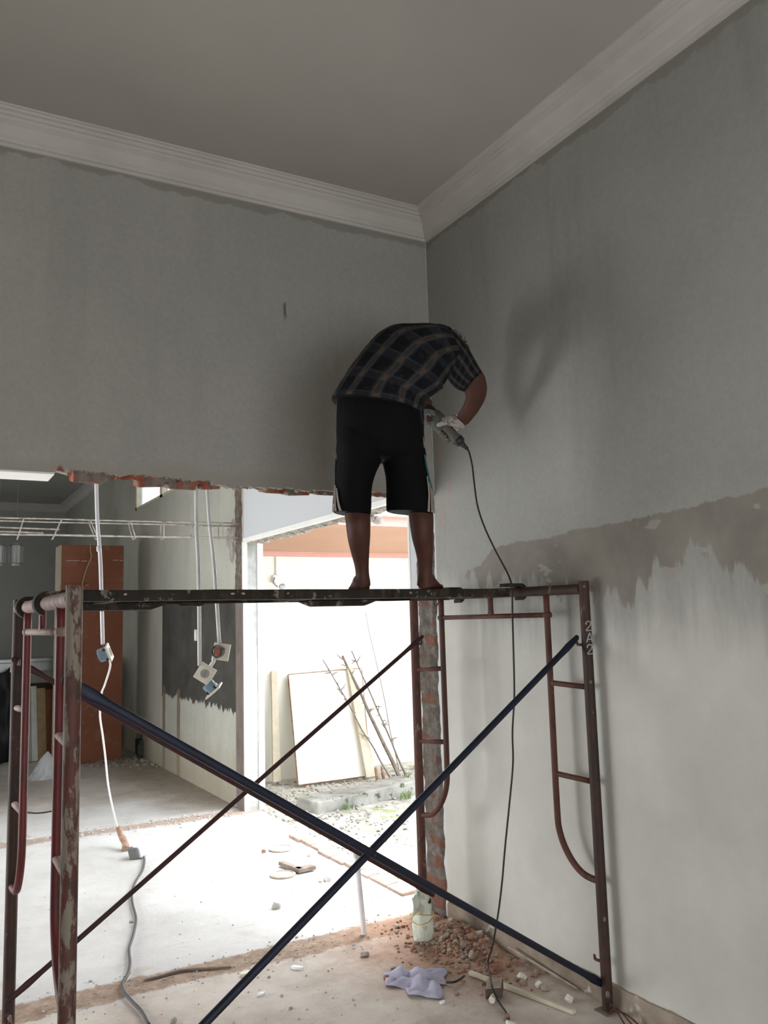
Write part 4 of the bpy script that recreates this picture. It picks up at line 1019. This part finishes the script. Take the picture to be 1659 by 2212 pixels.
# sanding discs, trowel, planks
def disc(px, py, r, label, tilt=0):
    p = onz(px, py, .006); t = thing('sanding_disc', label, 'disc', (p.x, p.y, 0)); bm = BM(); k = 26
    rg = lambda rr, z: [V((p.x+rr*math.cos(2*PI*j/k), p.y+rr*math.sin(2*PI*j/k), z+tilt*rr*math.cos(2*PI*j/k))) for j in range(k)]
    rings(bm, [rg(r, .002), rg(r, .010), rg(r*.8, .013), rg(r*.8, .002)], closed_path=True); obj('rim', bm, M['mortbit'], t)
    bm = BM(); rings(bm, [rg(r*.8, .003), rg(r*.8, .008)]); obj('backing', bm, M['whitebit'], t)
disc(607, 1833, .085, 'round pale disc lying nearest the yard threshold')
disc(611, 1889, .080, 'round white disc lying beside the wood offcut')
p = onz(628, 1872, .02); bm = BM(); obox(bm, p, (.02, -.115, 0), (.018, .004, 0), (0, 0, .012), 0, .003); obox(bm, p+V((.06, -.09, 0)), (.06, .005, 0), (-.004, .03, 0), (0, 0, .012), 0, .003); o = obj('wood_offcut', bm, M['wood']); tag(o, 'short wood offcut beside the lower round disc', 'wood offcut')
# white strip, brick block, hanging cord foot
a, b = onz(1015, 2101, .01), onz(1241, 2186, .01); d = (b-a)/2; s = V((-d.y, d.x, 0)).normalized()
bm = BM(); obox(bm, (a+b)/2, d, s*.011, (0, 0, .008), 0, .002); o = obj('white_strip', bm, M['cream'], None); tag(o, 'long narrow white wooden strip lying on the floor near the skirting', 'wood strip')
t = thing('tool_block', 'dusty dark sanding block lying under the black cord', 'sanding block', onz(1065, 2135))
p = onz(1068, 2136, .03); bm = BM(); obox(bm, p, d.normalized()*-.0+V((.03, .035, 0)), (.026, -.022, .004), (0, 0, .020), 0, .004); obj('block', bm, M['darkwood'], t)
bm = BM(); obox(bm, p+V((0, 0, .022)), (.03, .035, 0), (.024, -.020, .004), (0, 0, .003), 0, .002); obj('top_pad', bm, M['mortbit'], t)
bm = BM(); tube(bm, [p+V((-.03, -.035, -.01)), p+V((-.055, -.055, -.012))], [.012, .014], 8); obj('handle_end', bm, M['whitebit'], t)
bm = BM(); tube(bm, curve([onz(965, 2122, .01), onz(985, 2120, .02), onz(1003, 2108, .012)], 5), .005, 6); o = obj('wire', bm, M['cableblack']); tag(o, 'short black wire sticking out right of the lilac rag', 'wire')
# planks of bare skirting moulding leaning low along the wall
bm = BM(); a, b = V((2.455, 3.30, .045)), V((2.470, 2.86, .012)); tube(bm, [a, a.lerp(b, .5), b], .005, 6); o = obj('thin_strip', bm, M['mortbit']); tag(o, 'thin dusty strip leaning along the skirting behind the rubble', 'wood strip')
# rag
bm = BM(); n = 34; g = []; cx, cy = 1.965, 3.29
for i in range(n+1):
    row = []
    for j in range(n+1):
        u, v = 2*i/n-1, 2*j/n-1
        rr = max(abs(u), abs(v)); a = math.atan2(v, u); R_ = rr*(.125+.028*math.sin(3*a+.8)+.014*math.sin(7*a))
        x, y = R_*math.cos(a), R_*1.15*math.sin(a)
        h = .030*abs(noise.noise(V((x*13, y*13, 3))))*2.2 + .035*abs(math.sin((x*.8+y)*26+2*noise.noise(V((x*9, y*9, 0)))))*(1-rr*.5) + .006
        row.append(bm.verts.new((cx+x, cy+y, h*.75*(1-.55*rr**3))))
    g.append(row)
for i in range(n):
    for j in range(n): bm.faces.new((g[i][j], g[i+1][j], g[i+1][j+1], g[i][j+1]))
o = obj('crumpled_rag', bm, M['rag'], None, True); md = o.modifiers.new('thick', 'SOLIDIFY'); md.thickness = .003; tag(o, 'crumpled lilac rag lying on the dusty floor near the corner', 'rag')

# ------------------------------------------------------------------ angle grinder and its cord
def D(px, py, d): return atd(px, py, d)
DG = 3.95
def pr(px, d=DG): return px*d/FPX
gt = thing('angle_grinder', 'grey angle grinder held by the bending worker', 'angle grinder', D(960, 912, DG))
a0, a1 = D(918, 884, DG+.02), D(1001, 962, DG-.03); ax = (a1-a0).normalized()
def G(q): return a0.lerp(a1, q)
def body(name, stops, mat, n=18, squash=1.0):
    u, v = frame_of(ax); bm = BM()
    rings(bm, [[G(q) + (u*math.cos(2*PI*j/n)+v*squash*math.sin(2*PI*j/n))*pr(r) for j in range(n)] for q, r in stops]); return obj(name, bm, mat, gt, True, 50)
body('motor_housing', [(.17, 15), (.20, 19), (.34, 19.5), (.46, 18), (.52, 13)], mottled('tool_grey', (.075,.075,.066), (.10,.10,.088), 20, .5, .1))
body('handle', [(.48, 12), (.56, 10), (.66, 10.5), (.78, 11.5), (.84, 13), (.855, 11)], mottled('tool_handle_grey', (.085,.08,.07), (.12,.11,.098), 20, .5, .1))
body('end_cap', [(.84, 12), (.86, 13), (.93, 11.5), (.96, 7)], M['darkplastic'])
body('strain_relief', [(.95, 7), (.97, 6.5), (1.04, 4.5), (1.10, 4)], M['darkplastic'])
body('gear_head', [(-.06, 10), (-.03, 15), (.10, 17), (.17, 16)], M['darkplastic'], 18)
dn = V((0, 0, -1)); side = ax.cross(V((0, 1, 0))).normalized()
gc = G(.02) + V((.0, .0, -.018))
wax = (V((-.25, -.35, -1))).normalized()
bm = BM(); lathe(bm, gc+wax*.022, wax, [(0, .010), (.002, .052), (.006, .052), (.012, .012), (.016, .01)], 28); obj('grinding_disc', bm, M['greyplastic'], gt, True, 30)
bm = BM(); u, v = frame_of(wax); 
for k in range(13):
    pass
rs = []
for k in range(15):
    an = PI*k/14 - .3; d_ = u*math.cos(an)+v*math.sin(an); rs.append([gc+d_*.056+wax*.016, gc+d_*.058+wax*.016, gc+d_*.058+wax*.044, gc+d_*.056+wax*.044])
rings(bm, rs); obj('wheel_guard', bm, M['steel'], gt)
bm = BM(); obox(bm, gc+wax*.012+V((-.01, -.04, 0)), ax*.014, wax*.006, ax.cross(wax)*.004); obj('spindle_lock', bm, M['steel'], gt)
bm = BM(); tube(bm, [G(.05), G(.05)+V((-.06, .05, .05))], [.008, .013], 10); obj('side_handle', bm, M['darkplastic'], gt)
c0 = G(1.08)
cord = [c0, D(1013, 976, 3.88), D(1020, 1005, 3.86), D(1024, 1040, 3.84), D(1031, 1090, 3.80), D(1045, 1135, 3.76), D(1068, 1185, 3.71), D(1092, 1230, 3.66), D(1102, 1252, 3.60), D(1106, 1275, 3.585)]
X_, Y_ = 2.33, 2.985
def HP(px, py, y): return ony(px, py, y)
for px, py, y in ((1107, 1330, 2.98), (1109, 1400, 2.985), (1111, 1500, 2.99), (1107, 1580, 3.0), (1108, 1650, 3.0), (1100, 1740, 3.0), (1091, 1830, 3.0), (1085, 1900, 3.0), (1078, 1960, 3.0), (1070, 2010, 3.0), (1062, 2050, 3.01)): cord.append(HP(px, py, y))
cord += [onz(1054, 2078, .03), onz(1060, 2118, .068), onz(1064, 2135, .07), onz(1078, 2165, .02), onz(1095, 2190, .012), onz(1102, 2214, .012), onz(1120, 2260, .012)]
for k, p in enumerate(cord):
    if p.x > 2.475: cord[k] = V((2.475, p.y, p.z))
bm = BM(); tube(bm, curve(cord, 6), .0042, 8); o = obj('grinder_cord', bm, M['cableblack'], None, True); tag(o, 'long black power cord hanging from the grinder over the scaffold bar', 'cord')

# ------------------------------------------------------------------ the worker
FW = V((math.sin(YAW), math.cos(YAW), 0)); RT = V((math.cos(YAW), -math.sin(YAW), 0)); UPV = V((0, 0, 1))
def sec(pl, pr_, d, half, n=20, sh=0.0, pw=1.0, dv=None):
    """elliptical section between two silhouette points, half = half depth"""
    a = atd(pl[0], pl[1], d); b = atd(pr_[0], pr_[1], d); c = (a+b)/2; h = (b-a)/2; dv = dv or FW
    out = []
    for j in range(n):
        t = 2*PI*j/n; cs, sn = math.cos(t), math.sin(t)
        if pw != 1.0: cs = math.copysign(abs(cs)**pw, cs); sn = math.copysign(abs(sn)**pw, sn)
        out.append(c + h*cs + dv*(half*sn+sh))
    return out
def refine(rs, sub=4):
    """Catmull-Rom between rings"""
    out = []
    for i in range(len(rs)-1):
        p0 = rs[max(i-1, 0)]; p1 = rs[i]; p2 = rs[i+1]; p3 = rs[min(i+2, len(rs)-1)]
        for k in range(sub):
            t = k/sub; out.append([0.5*((2*b)+(c-a)*t+(2*a-5*b+4*c-d)*t*t+(3*b-a-3*c+d)*t*t*t) for a, b, c, d in zip(p0, p1, p2, p3)])
    out.append(rs[-1]); return out
person = thing('person', 'barefoot person in plaid shirt and black shorts bending forward on the scaffold board', 'person', (atd(845, 1275, 3.45).x, atd(845, 1275, 3.45).y, 1.668))
DF = 3.45
body_bm = BM()
def limb(rs, sub=4): rings(body_bm, refine(rs, sub))
# legs (thighs hidden in the shorts)
lleg = [sec((752, 960), (812, 965), DF-.06, .075), sec((748, 1020), (806, 1022), DF-.05, .062), sec((745, 1080), (801, 1082), DF-.03, .052), sec((744, 1105), (800, 1105), DF-.03, .050), sec((747, 1135), (800.5, 1133), DF-.05, .053, sh=.0),
        sec((751, 1165), (800, 1160), DF-.045, .049), sec((758, 1195), (798, 1192), DF-.02, .040), sec((765, 1220), (797, 1218), DF, .033), sec((768, 1240), (797.5, 1239), DF+.01, .033), sec((767, 1254), (800, 1254), DF+.015, .042), sec((765, 1266), (801, 1266), DF+.015, .046)]
rleg = [sec((842, 960), (905, 965), DF-.02, .075), sec((858, 1020), (918, 1022), DF-.01, .062), sec((876, 1080), (932, 1082), DF+.01, .052), sec((882, 1105), (936, 1105), DF+.01, .050), sec((885, 1135), (937, 1133), DF-.0, .053),
        sec((890, 1165), (936, 1162), DF, .049), sec((898, 1195), (935.5, 1192), DF+.02, .040), sec((902, 1220), (934.5, 1218), DF+.04, .033), sec((903, 1240), (934, 1239), DF+.05, .033), sec((901, 1254), (936, 1254), DF+.055, .042), sec((900, 1266), (937, 1266), DF+.055, .046)]
limb(lleg); limb(rleg)
def foot(heel, direction, lateral):
    d = V(direction).normalized(); s = V((d.y, -d.x, 0)); z0 = 1.668
    rs = []
    for u, wd, h in ((-.03, .018, .022), (-.02, .028, .045), (.01, .034, .062), (.05, .036, .070), (.09, .038, .056), (.13, .043, .040), (.165, .047, .028), (.185, .046, .022), (.20, .040, .017)):
        c = heel + d*u
        rs.append([V((c.x, c.y, z0)) + s*(wd*math.cos(2*PI*j/18)) + V((0, 0, max(0, h*.5+h*.55*math.sin(2*PI*j/18)))) for j in range(18)])
    rings(body_bm, rs)
    for k, (o_, l, r) in enumerate(((-.034, .028, .012), (-.015, .026, .0085), (.001, .022, .008), (.016, .018, .0075), (.030, .012, .007))):
        b = heel + d*.185 + s*o_*lateral; tube(body_bm, [V((b.x, b.y, z0+r*1.1)), V((b.x, b.y, z0+r*1.2))+d*l*.6, V((b.x, b.y, z0+r*.9))+d*l, V((b.x, b.y, z0+r*.7))+d*(l+r*.6)], [r, r*1.05, r*.95, r*.4], 8)
lf = atd(782, 1262, DF+.0); rf = atd(918, 1262, DF+.045)
foot(V((lf.x, lf.y, 1.668)), FW*.98 - RT*.10, 1); foot(V((rf.x, rf.y, 1.668)), FW*.98 + RT*.22, -1)
# torso inside the shirt, pelvis
tor = [sec((750, 960), (895, 965), DF-.03, .07), sec((750, 900), (890, 912), DF-.03, .08), sec((760, 850), (888, 868), DF-.02, .08), sec((780, 800), (910, 850), DF+.01, .085), sec((800, 755), (940, 835), DF+.05, .10), sec((840, 722), (960, 805), DF+.12, .105), sec((885, 716), (972, 790), DF+.19, .115), sec((930, 716), (985, 782), DF+.25, .12), sec((955, 722), (992, 775), DF+.29, .10), sec((965, 735), (990, 765), DF+.31, .06)]
limb(tor)
# neck and head, bent down beyond the shoulders
nk0, nk1 = D(962, 748, DF+.32), D(975, 752, DF+.42); hc = D(978, 768, DF+.50)
tube(body_bm, [nk0, nk1, hc], [.058, .052, .05], 16)
hd = (V((0, 0, -1))*.75 + FW*.35 + RT*.45).normalized()      # towards the chin: head hangs down
fc_ = (FW*-.0 + RT*.35 + V((0, 0, -1))*.55 - FW*.55).normalized()
fc_ = (fc_ - hd*fc_.dot(hd)).normalized(); sd = hd.cross(fc_).normalized()
rs = []
for k in range(15):
    q = k/14; a = PI*q; r = math.sin(a)**.8 if 0 < q < 1 else .02
    wd = .072*r*(1 if q < .55 else 1-.35*(q-.55)/.45); dp = .092*r*(1 if q < .6 else 1-.22*(q-.6)/.4)
    c = hc + hd*(-.105*math.cos(a)) + fc_*(.012*q)
    rs.append([c+sd*wd*math.cos(2*PI*j/20)+fc_*dp*math.sin(2*PI*j/20) for j in range(20)])
rings(body_bm, rs)
tube(body_bm, [hc+fc_*.080+hd*.0, hc+fc_*.098+hd*.025, hc+fc_*.106+hd*.042, hc+fc_*.086+hd*.050], [.008, .011, .014, .010], 10)     # nose
for s_ in (-1, 1):
    tube(body_bm, [hc+sd*s_*.068-fc_*.005-hd*.02, hc+sd*s_*.082-fc_*.018, hc+sd*s_*.080-fc_*.012+hd*.03], [.010, .014, .009], 8)   # ears
    tube(body_bm, [hc+fc_*.080+sd*s_*.018-hd*.012, hc+fc_*.080+sd*s_*.045-hd*.010], [.008, .006], 8)                                # brow
tube(body_bm, [hc+fc_*.080+sd*-.022+hd*.066, hc+fc_*.090+hd*.067, hc+fc_*.080+sd*.022+hd*.066], [.005, .008, .005], 8)             # mouth
# right arm: shoulder, elbow out to the right, forearm back to the tool
rarm = [sec((960, 740), (992, 770), DF+.26, .045), sec((988, 795), (1020, 785), DF+.29, .045), sec((1003, 824), (1043, 806), DF+.33, .050), sec((1003, 845), (1051, 828), DF+.35, .049), sec((1006, 856), (1052, 846), DF+.37, .047), sec((1004, 866), (1046, 867), DF+.39, .044), sec((998, 880), (1034, 888), DF+.42, .039), sec((990, 893), (1021, 905), DF+.45, .032), sec((984, 900), (1009, 918), DF+.47, .026), sec((976, 903), (1000, 921), DF+.49, .026)]
limb(rarm)
# left arm, mostly hidden: shoulder beyond, down to the head of the grinder
wl = D(925, 872, DG+.05)
tube(body_bm, curve([D(940, 760, DF+.42), D(918, 810, DF+.50), D(903, 852, DF+.50), D(910, 866, DF+.50), wl], 4), [.055]*5+[.048]*4+[.043]*4+[.034, .030, .027, .025], 14)
bm = body_bm
bo = obj('body', bm, [], person)
def mat_skin():
    m = NT('brown_skin', .6, .3); m.color(m.ramp(m.noise(14, 4), [(.3, (.062,.023,.016)), (.7, (.088,.034,.023))])); m.bump(m.noise(90, 3), .15, .002); return m.m
bo.data.materials.append(mat_skin())
md = bo.modifiers.new('remesh', 'REMESH'); md.mode = 'VOXEL'; md.voxel_size = .0055; md.use_smooth_shade = True
md = bo.modifiers.new('smooth', 'SMOOTH'); md.factor = .5; md.iterations = 3
# left hand with five fingers on the side handle
def hand(name, wrist, palm_dir, across, curl_dir, mat, sc=1.0, curl=1.0, thumb=1):
    pdv, ac, cu = V(palm_dir).normalized(), V(across).normalized(), V(curl_dir).normalized(); b = BM()
    rs = []
    for u, wd, th in ((-.01, .024, .018), (.015, .029, .018), (.04, .036, .017), (.065, .040, .016), (.085, .039, .014), (.092, .034, .010)):
        c = wrist + pdv*u*sc; rs.append([c+ac*wd*sc*math.cos(2*PI*j/16)+cu*th*sc*math.sin(2*PI*j/16) for j in range(16)])
    rings(b, refine(rs, 3))
    for k, (o_, l) in enumerate(((-.030, .068), (-.010, .076), (.010, .071), (.029, .056))):
        s = wrist + pdv*.078*sc + ac*o_*sc; pts = [s]; an = .15; p = s
        for seg in (.42, .30, .24):
            an += .62*curl; p = p + (pdv*math.cos(an)+cu*math.sin(an))*l*seg*sc; pts.append(p)
        tube(b, curve(pts, 3), [.0098*sc*(1-.028*i) for i in range(10)], 10)
    s = wrist + pdv*.030*sc - ac*.030*sc*thumb; tube(b, curve([s, s+(-ac*thumb*.6+pdv*.5+cu*.3)*.030*sc, s+(-ac*thumb*.55+pdv*1.2+cu*.9)*.038*sc, s+(-ac*thumb*.2+pdv*1.6+cu*1.5)*.042*sc], 3), [.0135*sc, .0135*sc, .013*sc, .0125*sc, .012*sc, .0115*sc, .011*sc, .0105*sc, .010*sc, .008*sc], 10)
    return b
b = hand('h', wl, (RT*.35 - UPV*.9 + FW*.1), (FW*.9+RT*.3), (-RT*.3+UPV*-.3-FW*.6), None, .92, .9, 1)
o = obj('left_hand', b, [bo.data.materials[0]], person, True); md = o.modifiers.new('r', 'REMESH'); md.mode = 'VOXEL'; md.voxel_size = .003; md.use_smooth_shade = True
# right gloved hand gripping the handle from above: palm on the back, finger tips emerging below
GLV = mottled('dirty_white_glove', (.34,.30,.26), (.46,.42,.37), 28, .9, .4, c3=(.20,.17,.14), s3=34, t3=.58)
GTIP = mottled('shaded_glove_tips', (.13,.10,.08), (.20,.16,.13), 40, .9, .4)  # shade on the tips below the handle, painted as a darker glove colour
b = BM()
dg = DG
rings(b, refine([sec((980, 898), (1005, 920), DF+.485, .028, 16), sec((976, 898), (1003, 925), DF+.482, .030, 16), sec((969, 898), (993, 927), DF+.475, .030, 16), sec((961, 900), (981, 923), DF+.475, .032, 16), sec((954, 904), (971, 921), DF+.48, .032, 16), sec((949, 909), (961, 920), DF+.49, .022, 16)], 4))
fr_ = []
for k in range(4):      # index nearest the gear head
    q = .50 + .085*k; c = G(q); u_ = (UPV + V((0, 0, 0))); perp = (UPV - ax*UPV.dot(ax)).normalized(); bk = ax.cross(perp).normalized()
    if bk.dot(FW) < 0: bk = -bk
    R_ = pr(11.5) + .009; pts = []
    for an in (100, 60, 20, -20, -60, -95, -125)[:7 if k != 3 else 6]:
        a = math.radians(an); pts.append(c + perp*R_*math.sin(a) + bk*R_*math.cos(a) - ax*.004*k)
    L_ = (1, 1.03, 1, .92)[k]
    tube(b, curve(pts, 3), [.0098*L_]*((len(pts)-1)*3-2) + [.0095, .0088, .006], 10); fr_.append(pts[-3:])
th = [D(966, 912, DF+.455), D(957, 914, DF+.447), D(950, 917, DF+.447), D(944, 918, DF+.452)]
tube(b, curve(th, 4), [.013]*5+[.0115]*4+[.0105]*3+[.0075], 10)
o = obj('work_glove', b, [GLV], person, True); o['label'] = 'dirty white work glove'; md = o.modifiers.new('r', 'REMESH'); md.mode = 'VOXEL'; md.voxel_size = .0028; md.use_smooth_shade = True
b = BM(); rings(b, refine([sec((979, 896), (1007, 921), DF+.48, .031, 16), sec((983, 894), (1011, 917), DF+.475, .032, 16)], 2)); o = obj('glove_cuff', b, [GLV], person, True)
b = BM()
for p in fr_: tube(b, curve(p, 3), [.0105, .0112, .0114, .0114, .0112, .0105, .0075], 10)
obj('glove_fingertips', b, [GTIP], person, True)
# hair
b = BM(); rs = []
for k in range(9):
    q = k/14; a = PI*q; r = max(.05, math.sin(a)**.8)
    c = hc + hd*(-.112*math.cos(a)) + fc_*(.010*q) - fc_*.006
    rs.append([c+sd*.079*r*math.cos(2*PI*j/20)+fc_*(.098*r*math.sin(2*PI*j/20) if math.sin(2*PI*j/20) < 0 else .085*r*math.sin(2*PI*j/20)) for j in range(20)])
rings(b, rs); rnd = random.Random(9)
for i in range(260):
    a = rnd.uniform(0, 2*PI); q = rnd.uniform(.02, .5); r = math.sin(PI*q)**.8
    p = hc + hd*(-.112*math.cos(PI*q)) + sd*.079*r*math.cos(a) + fc_*.095*r*math.sin(a); nn = (p-hc).normalized()
    tube(b, [p-nn*.004, p+nn*.008+V((0, 0, .004))+sd*rnd.uniform(-.006, .006), p+nn*.012+V((rnd.uniform(-.01, .01), rnd.uniform(-.01, .01), .002))], [.0018, .0014, .0005], 4)
# short tuft on the nape showing above the collar
for i in range(90):
    p = D(rnd.uniform(960, 986), rnd.uniform(716, 732), DF+.40); tube(b, [p, p+V((rnd.uniform(-.006, .012), 0, rnd.uniform(.002, .010)))], [.0016, .0006], 4)
obj('hair', b, plain('black_hair', (.018, .014, .010), .7), person, False)
# shirt
def mat_plaid():
    m = NT('plaid_cotton', .95, .1); uv = m.n('ShaderNodeUVMap'); sp = m.n('ShaderNodeSeparateXYZ'); m.L(uv.outputs[0], sp.inputs[0]); u, v = sp.outputs[0], sp.outputs[1]
    wob = m.math('MULTIPLY', m.math('SUBTRACT', m.noise(9, 3), .5), .02); u = m.math('ADD', u, wob); v = m.math('ADD', v, wob)
    def line(src, per, c, hw, soft=.01):
        f = m.math('FRACT', m.math('DIVIDE', src, per)); d = m.math('ABSOLUTE', m.math('SUBTRACT', f, c)); return m.math('SUBTRACT', 1.0, m.step(d, hw, hw+soft*2))
    c = m.ramp(m.noise(10, 3), [(.3, (.006,.0065,.008)), (.7, (.011,.0115,.014))])
    greyu = line(u, .088, .5, .20, .03); greyv = line(v, .17, .3, .15, .03)
    c = m.mix(m.math('MULTIPLY', greyu, .40), c, (.032,.034,.041)); c = m.mix(m.math('MULTIPLY', greyv, .30), c, (.036,.038,.046))
    c = m.mix(m.math('MULTIPLY', line(u, .088, .40, .035), .6), c, (.07,.066,.045)); c = m.mix(m.math('MULTIPLY', line(u, .088, .62, .030), .6), c, (.055,.06,.07))
    oc = m.math('MULTIPLY', line(u, .088, .52, .075), line(v, .17, .3, .14)); c = m.mix(m.math('MULTIPLY', oc, .75), c, (.10,.06,.035))
    c = m.mix(m.math('MULTIPLY', line(u, .088, .52, .05), .3), c, (.09,.06,.04)); c = m.mix(m.math('MULTIPLY', line(v, .17, .5, .03), .4), c, (.05,.053,.062))
    # cement dust
    c = m.mix(m.math('MULTIPLY', m.step(m.noise(22, 5, .7), .52, .75), .22), c, (.09,.09,.09))
    m.color(c); m.bump(m.noise(14, 4, .6), .5, .02); return m.m
b = BM(); uvl = b.loops.layers.uv.new('UVMap'); N = 40
def fold(rs, amp, seed, fr=9):
    out = []
    for i, r in enumerate(rs):
        c = sum(r, V((0, 0, 0)))/len(r)
        out.append([p + (p-c).normalized()*amp*(noise.noise(p*fr+V((seed, 0, 0)))+.5*noise.noise(p*fr*2.3+V((0, seed, 0)))) for p in r])
    return out
torso = [sec((716, 864), (905, 893), DF-.045, .150, N, pw=.9), sec((719, 856), (908, 885), DF-.045, .150, N, pw=.9), sec((733, 832), (912, 872), DF-.03, .145, N), sec((748, 808), (920, 862), DF-.01, .14, N), sec((765, 782), (936, 852), DF+.01, .135, N), sec((783, 757), (950, 842), DF+.04, .13, N), sec((803, 735), (962, 828), DF+.08, .13, N), sec((826, 715), (970, 815), DF+.12, .135, N), sec((855, 705), (975, 806), DF+.17, .14, N), sec((890, 703), (980, 800), DF+.21, .145, N), sec((925, 703.5), (986, 795), DF+.25, .15, N), sec((950, 708), (996, 790), DF+.28, .14, N), sec((966, 722), (996, 778), DF+.31, .11, N), sec((972, 738), (990, 766), DF+.335, .07, N)]
rings(b, fold(refine(torso, 5), .0045, 3), True, uvl)
slv = [sec((938, 712), (975, 790), DF+.20, .085, N), sec((962, 711), (972, 803), DF+.215, .085, N), sec((984, 722), (968, 817), DF+.235, .082, N), sec((1004, 743), (976, 829), DF+.255, .078, N), sec((1017, 762), (985, 837), DF+.28, .074, N), sec((1029, 785), (993, 842), DF+.30, .070, N), sec((1041, 807), (1002, 844), DF+.325, .066, N)]
rings(b, fold(refine(slv, 5), .004, 8), True, uvl)
lsl = [V(D(950, 745, DF+.38)), V(D(930, 785, DF+.46)), V(D(915, 822, DF+.50))]
u_, v_ = frame_of(lsl[2]-lsl[0]); rings(b, fold(refine([[p+(u_*math.cos(2*PI*j/N)+v_*math.sin(2*PI*j/N))*r for j in range(N)] for p, r in zip(lsl, (.085, .075, .070))], 5), .004, 5), True, uvl)
so_ = obj('plaid_shirt', b, mat_plaid(), person, True); PLAID = so_.data.materials[0]
# unbuttoned front hanging down from the belly
b = BM(); uvl = b.loops.layers.uv.new('UVMap')
fl_ = [sec((872, 800), (958, 838), DF+.05, .05, N), sec((880, 850), (930, 858), DF+.05, .05, N), sec((884, 880), (917, 872), DF+.04, .045, N), sec((889, 905), (917, 905), DF+.03, .040, N), sec((897, 922), (916.5, 930), DF+.03, .034, N), sec((904, 936), (917, 958), DF+.03, .026, N), sec((911, 952), (917, 975), DF+.03, .014, N)]
rings(b, fold(refine(fl_, 5), .004, 11, 14), True, uvl); o = obj('shirt_front', b, PLAID, person, True)
b = BM(); cpt = [D(948, 704, DF+.27), D(962, 708, DF+.30), D(972, 716, DF+.34), D(975, 730, DF+.38)]
tube(b, curve(cpt, 4), [.010]*6+[.013]*4+[.009]*3, 10); o = obj('collar', b, PLAID, person, True)
# shorts
BLK = plain('black_polyester', (.004, .004, .0045), .8, .10, bump=.2)
b = BM(); n = 36
pel = [sec((742, 828), (896, 842), DF-.04, .10, n), sec((735, 850), (901, 864), DF-.045, .118, n, pw=.95), sec((728, 876), (906, 888), DF-.045, .128, n, pw=.9), sec((727, 915), (913, 922), DF-.045, .13, n, pw=.9), sec((727, 955), (917, 962), DF-.035, .125, n, pw=.85), sec((728, 985), (918, 992), DF-.03, .10, n, pw=.85), sec((770, 996), (880, 1000), DF-.03, .05, n)]
Lg = [sec((731, 905), (822, 910), DF-.05, .09, n), sec((727, 950), (826, 955), DF-.05, .110, n), sec((727, 985), (824, 993), DF-.05, .105, n), sec((726, 1015), (811, 1022), DF-.05, .098, n), sec((725, 1045), (804, 1050), DF-.045, .094, n), sec((722, 1080), (802, 1085), DF-.04, .092, n), sec((720, 1108), (801, 1112), DF-.04, .093, n)]
Rg = [sec((815, 905), (909, 915), DF-.03, .09, n), sec((819, 950), (917, 955), DF-.02, .110, n), sec((824, 990), (919, 993), DF-.015, .105, n), sec((830, 1020), (924, 1022), DF-.01, .100, n), sec((834, 1050), (930, 1052), DF-.005, .096, n), sec((835, 1080), (935, 1083), DF, .094, n), sec((835, 1105), (937, 1111), DF, .095, n)]
Lr, Rr = fold(refine(Lg, 5), .003, 2, 12), fold(refine(Rg, 5), .003, 6, 12)
rings(b, fold(refine(pel, 4), .003, 1, 8)); rings(b, Lr, True); rings(b, Rr, True)
sh = obj('black_shorts', b, BLK, person, False); md = sh.modifiers.new('r', 'REMESH'); md.mode = 'VOXEL'; md.voxel_size = .005; md.use_smooth_shade = True
def strip(rs, i0, i1, j0a, j1a, j0b, j1b, mat, name, label, off=.0055):
    """raised band on a leg: ring index range, angular start/end index at top and bottom"""
    bb = BM(); cols = 5; prev = None
    def at_(r, jf):
        k = len(r); j = int(math.floor(jf)) % k; f = jf-math.floor(jf); p = r[j].lerp(r[(j+1) % k], f); c = sum(r, V((0, 0, 0)))/k; return p + (p-c).normalized()*off
    for i in range(i0, i1+1):
        q = (i-i0)/(i1-i0); a = j0a+(j0b-j0a)*q; e = j1a+(j1b-j1a)*q
        row = [bb.verts.new(at_(rs[i], a+(e-a)*k/cols)) for k in range(cols+1)]
        if prev:
            for k in range(cols): bb.faces.new((prev[k], prev[k+1], row[k+1], row[k]))
        prev = row
    o = obj(name, bb, mat, sh, True); o.parent = sh; o['label'] = label
    md = o.modifiers.new('t', 'SOLIDIFY'); md.thickness = .0015
    return o
CY = plain('teal_fabric', (.012, .10, .13), .85); WS = plain('off_white_stripe', (.30, .25, .22), .85)
# angular index: 0 = right silhouette, n/2 = left, 3n/4 = towards the camera
m_ = len(Rr)-1
strip(Rr, int(m_*.28), m_-1, 33.0, 33.8, 33.9, 37.0, CY, 'side_panel', 'teal side panel')
strip(Rr, 1, int(m_*.35), 32.6, 33.0, 33.2, 33.6, WS, 'piping', 'thin white piping')
strip(Lr, int(m_*.38), m_-4, 16.5, 18.3, 16.5, 18.8, CY, 'side_panel', 'teal side panel')
for k in range(3):
    strip(Lr, m_-10+k, m_, 19.4+1.0*k, 19.9+1.0*k, 19.6+1.9*k, 20.5+1.9*k, WS, 'white_stripe', 'white stripe', .006)
    strip(Rr, m_-13+k*2, m_, 32.4+.5*k, 32.9+.5*k, 31.0+1.4*k, 31.8+1.4*k, WS, 'white_stripe', 'white stripe', .007)
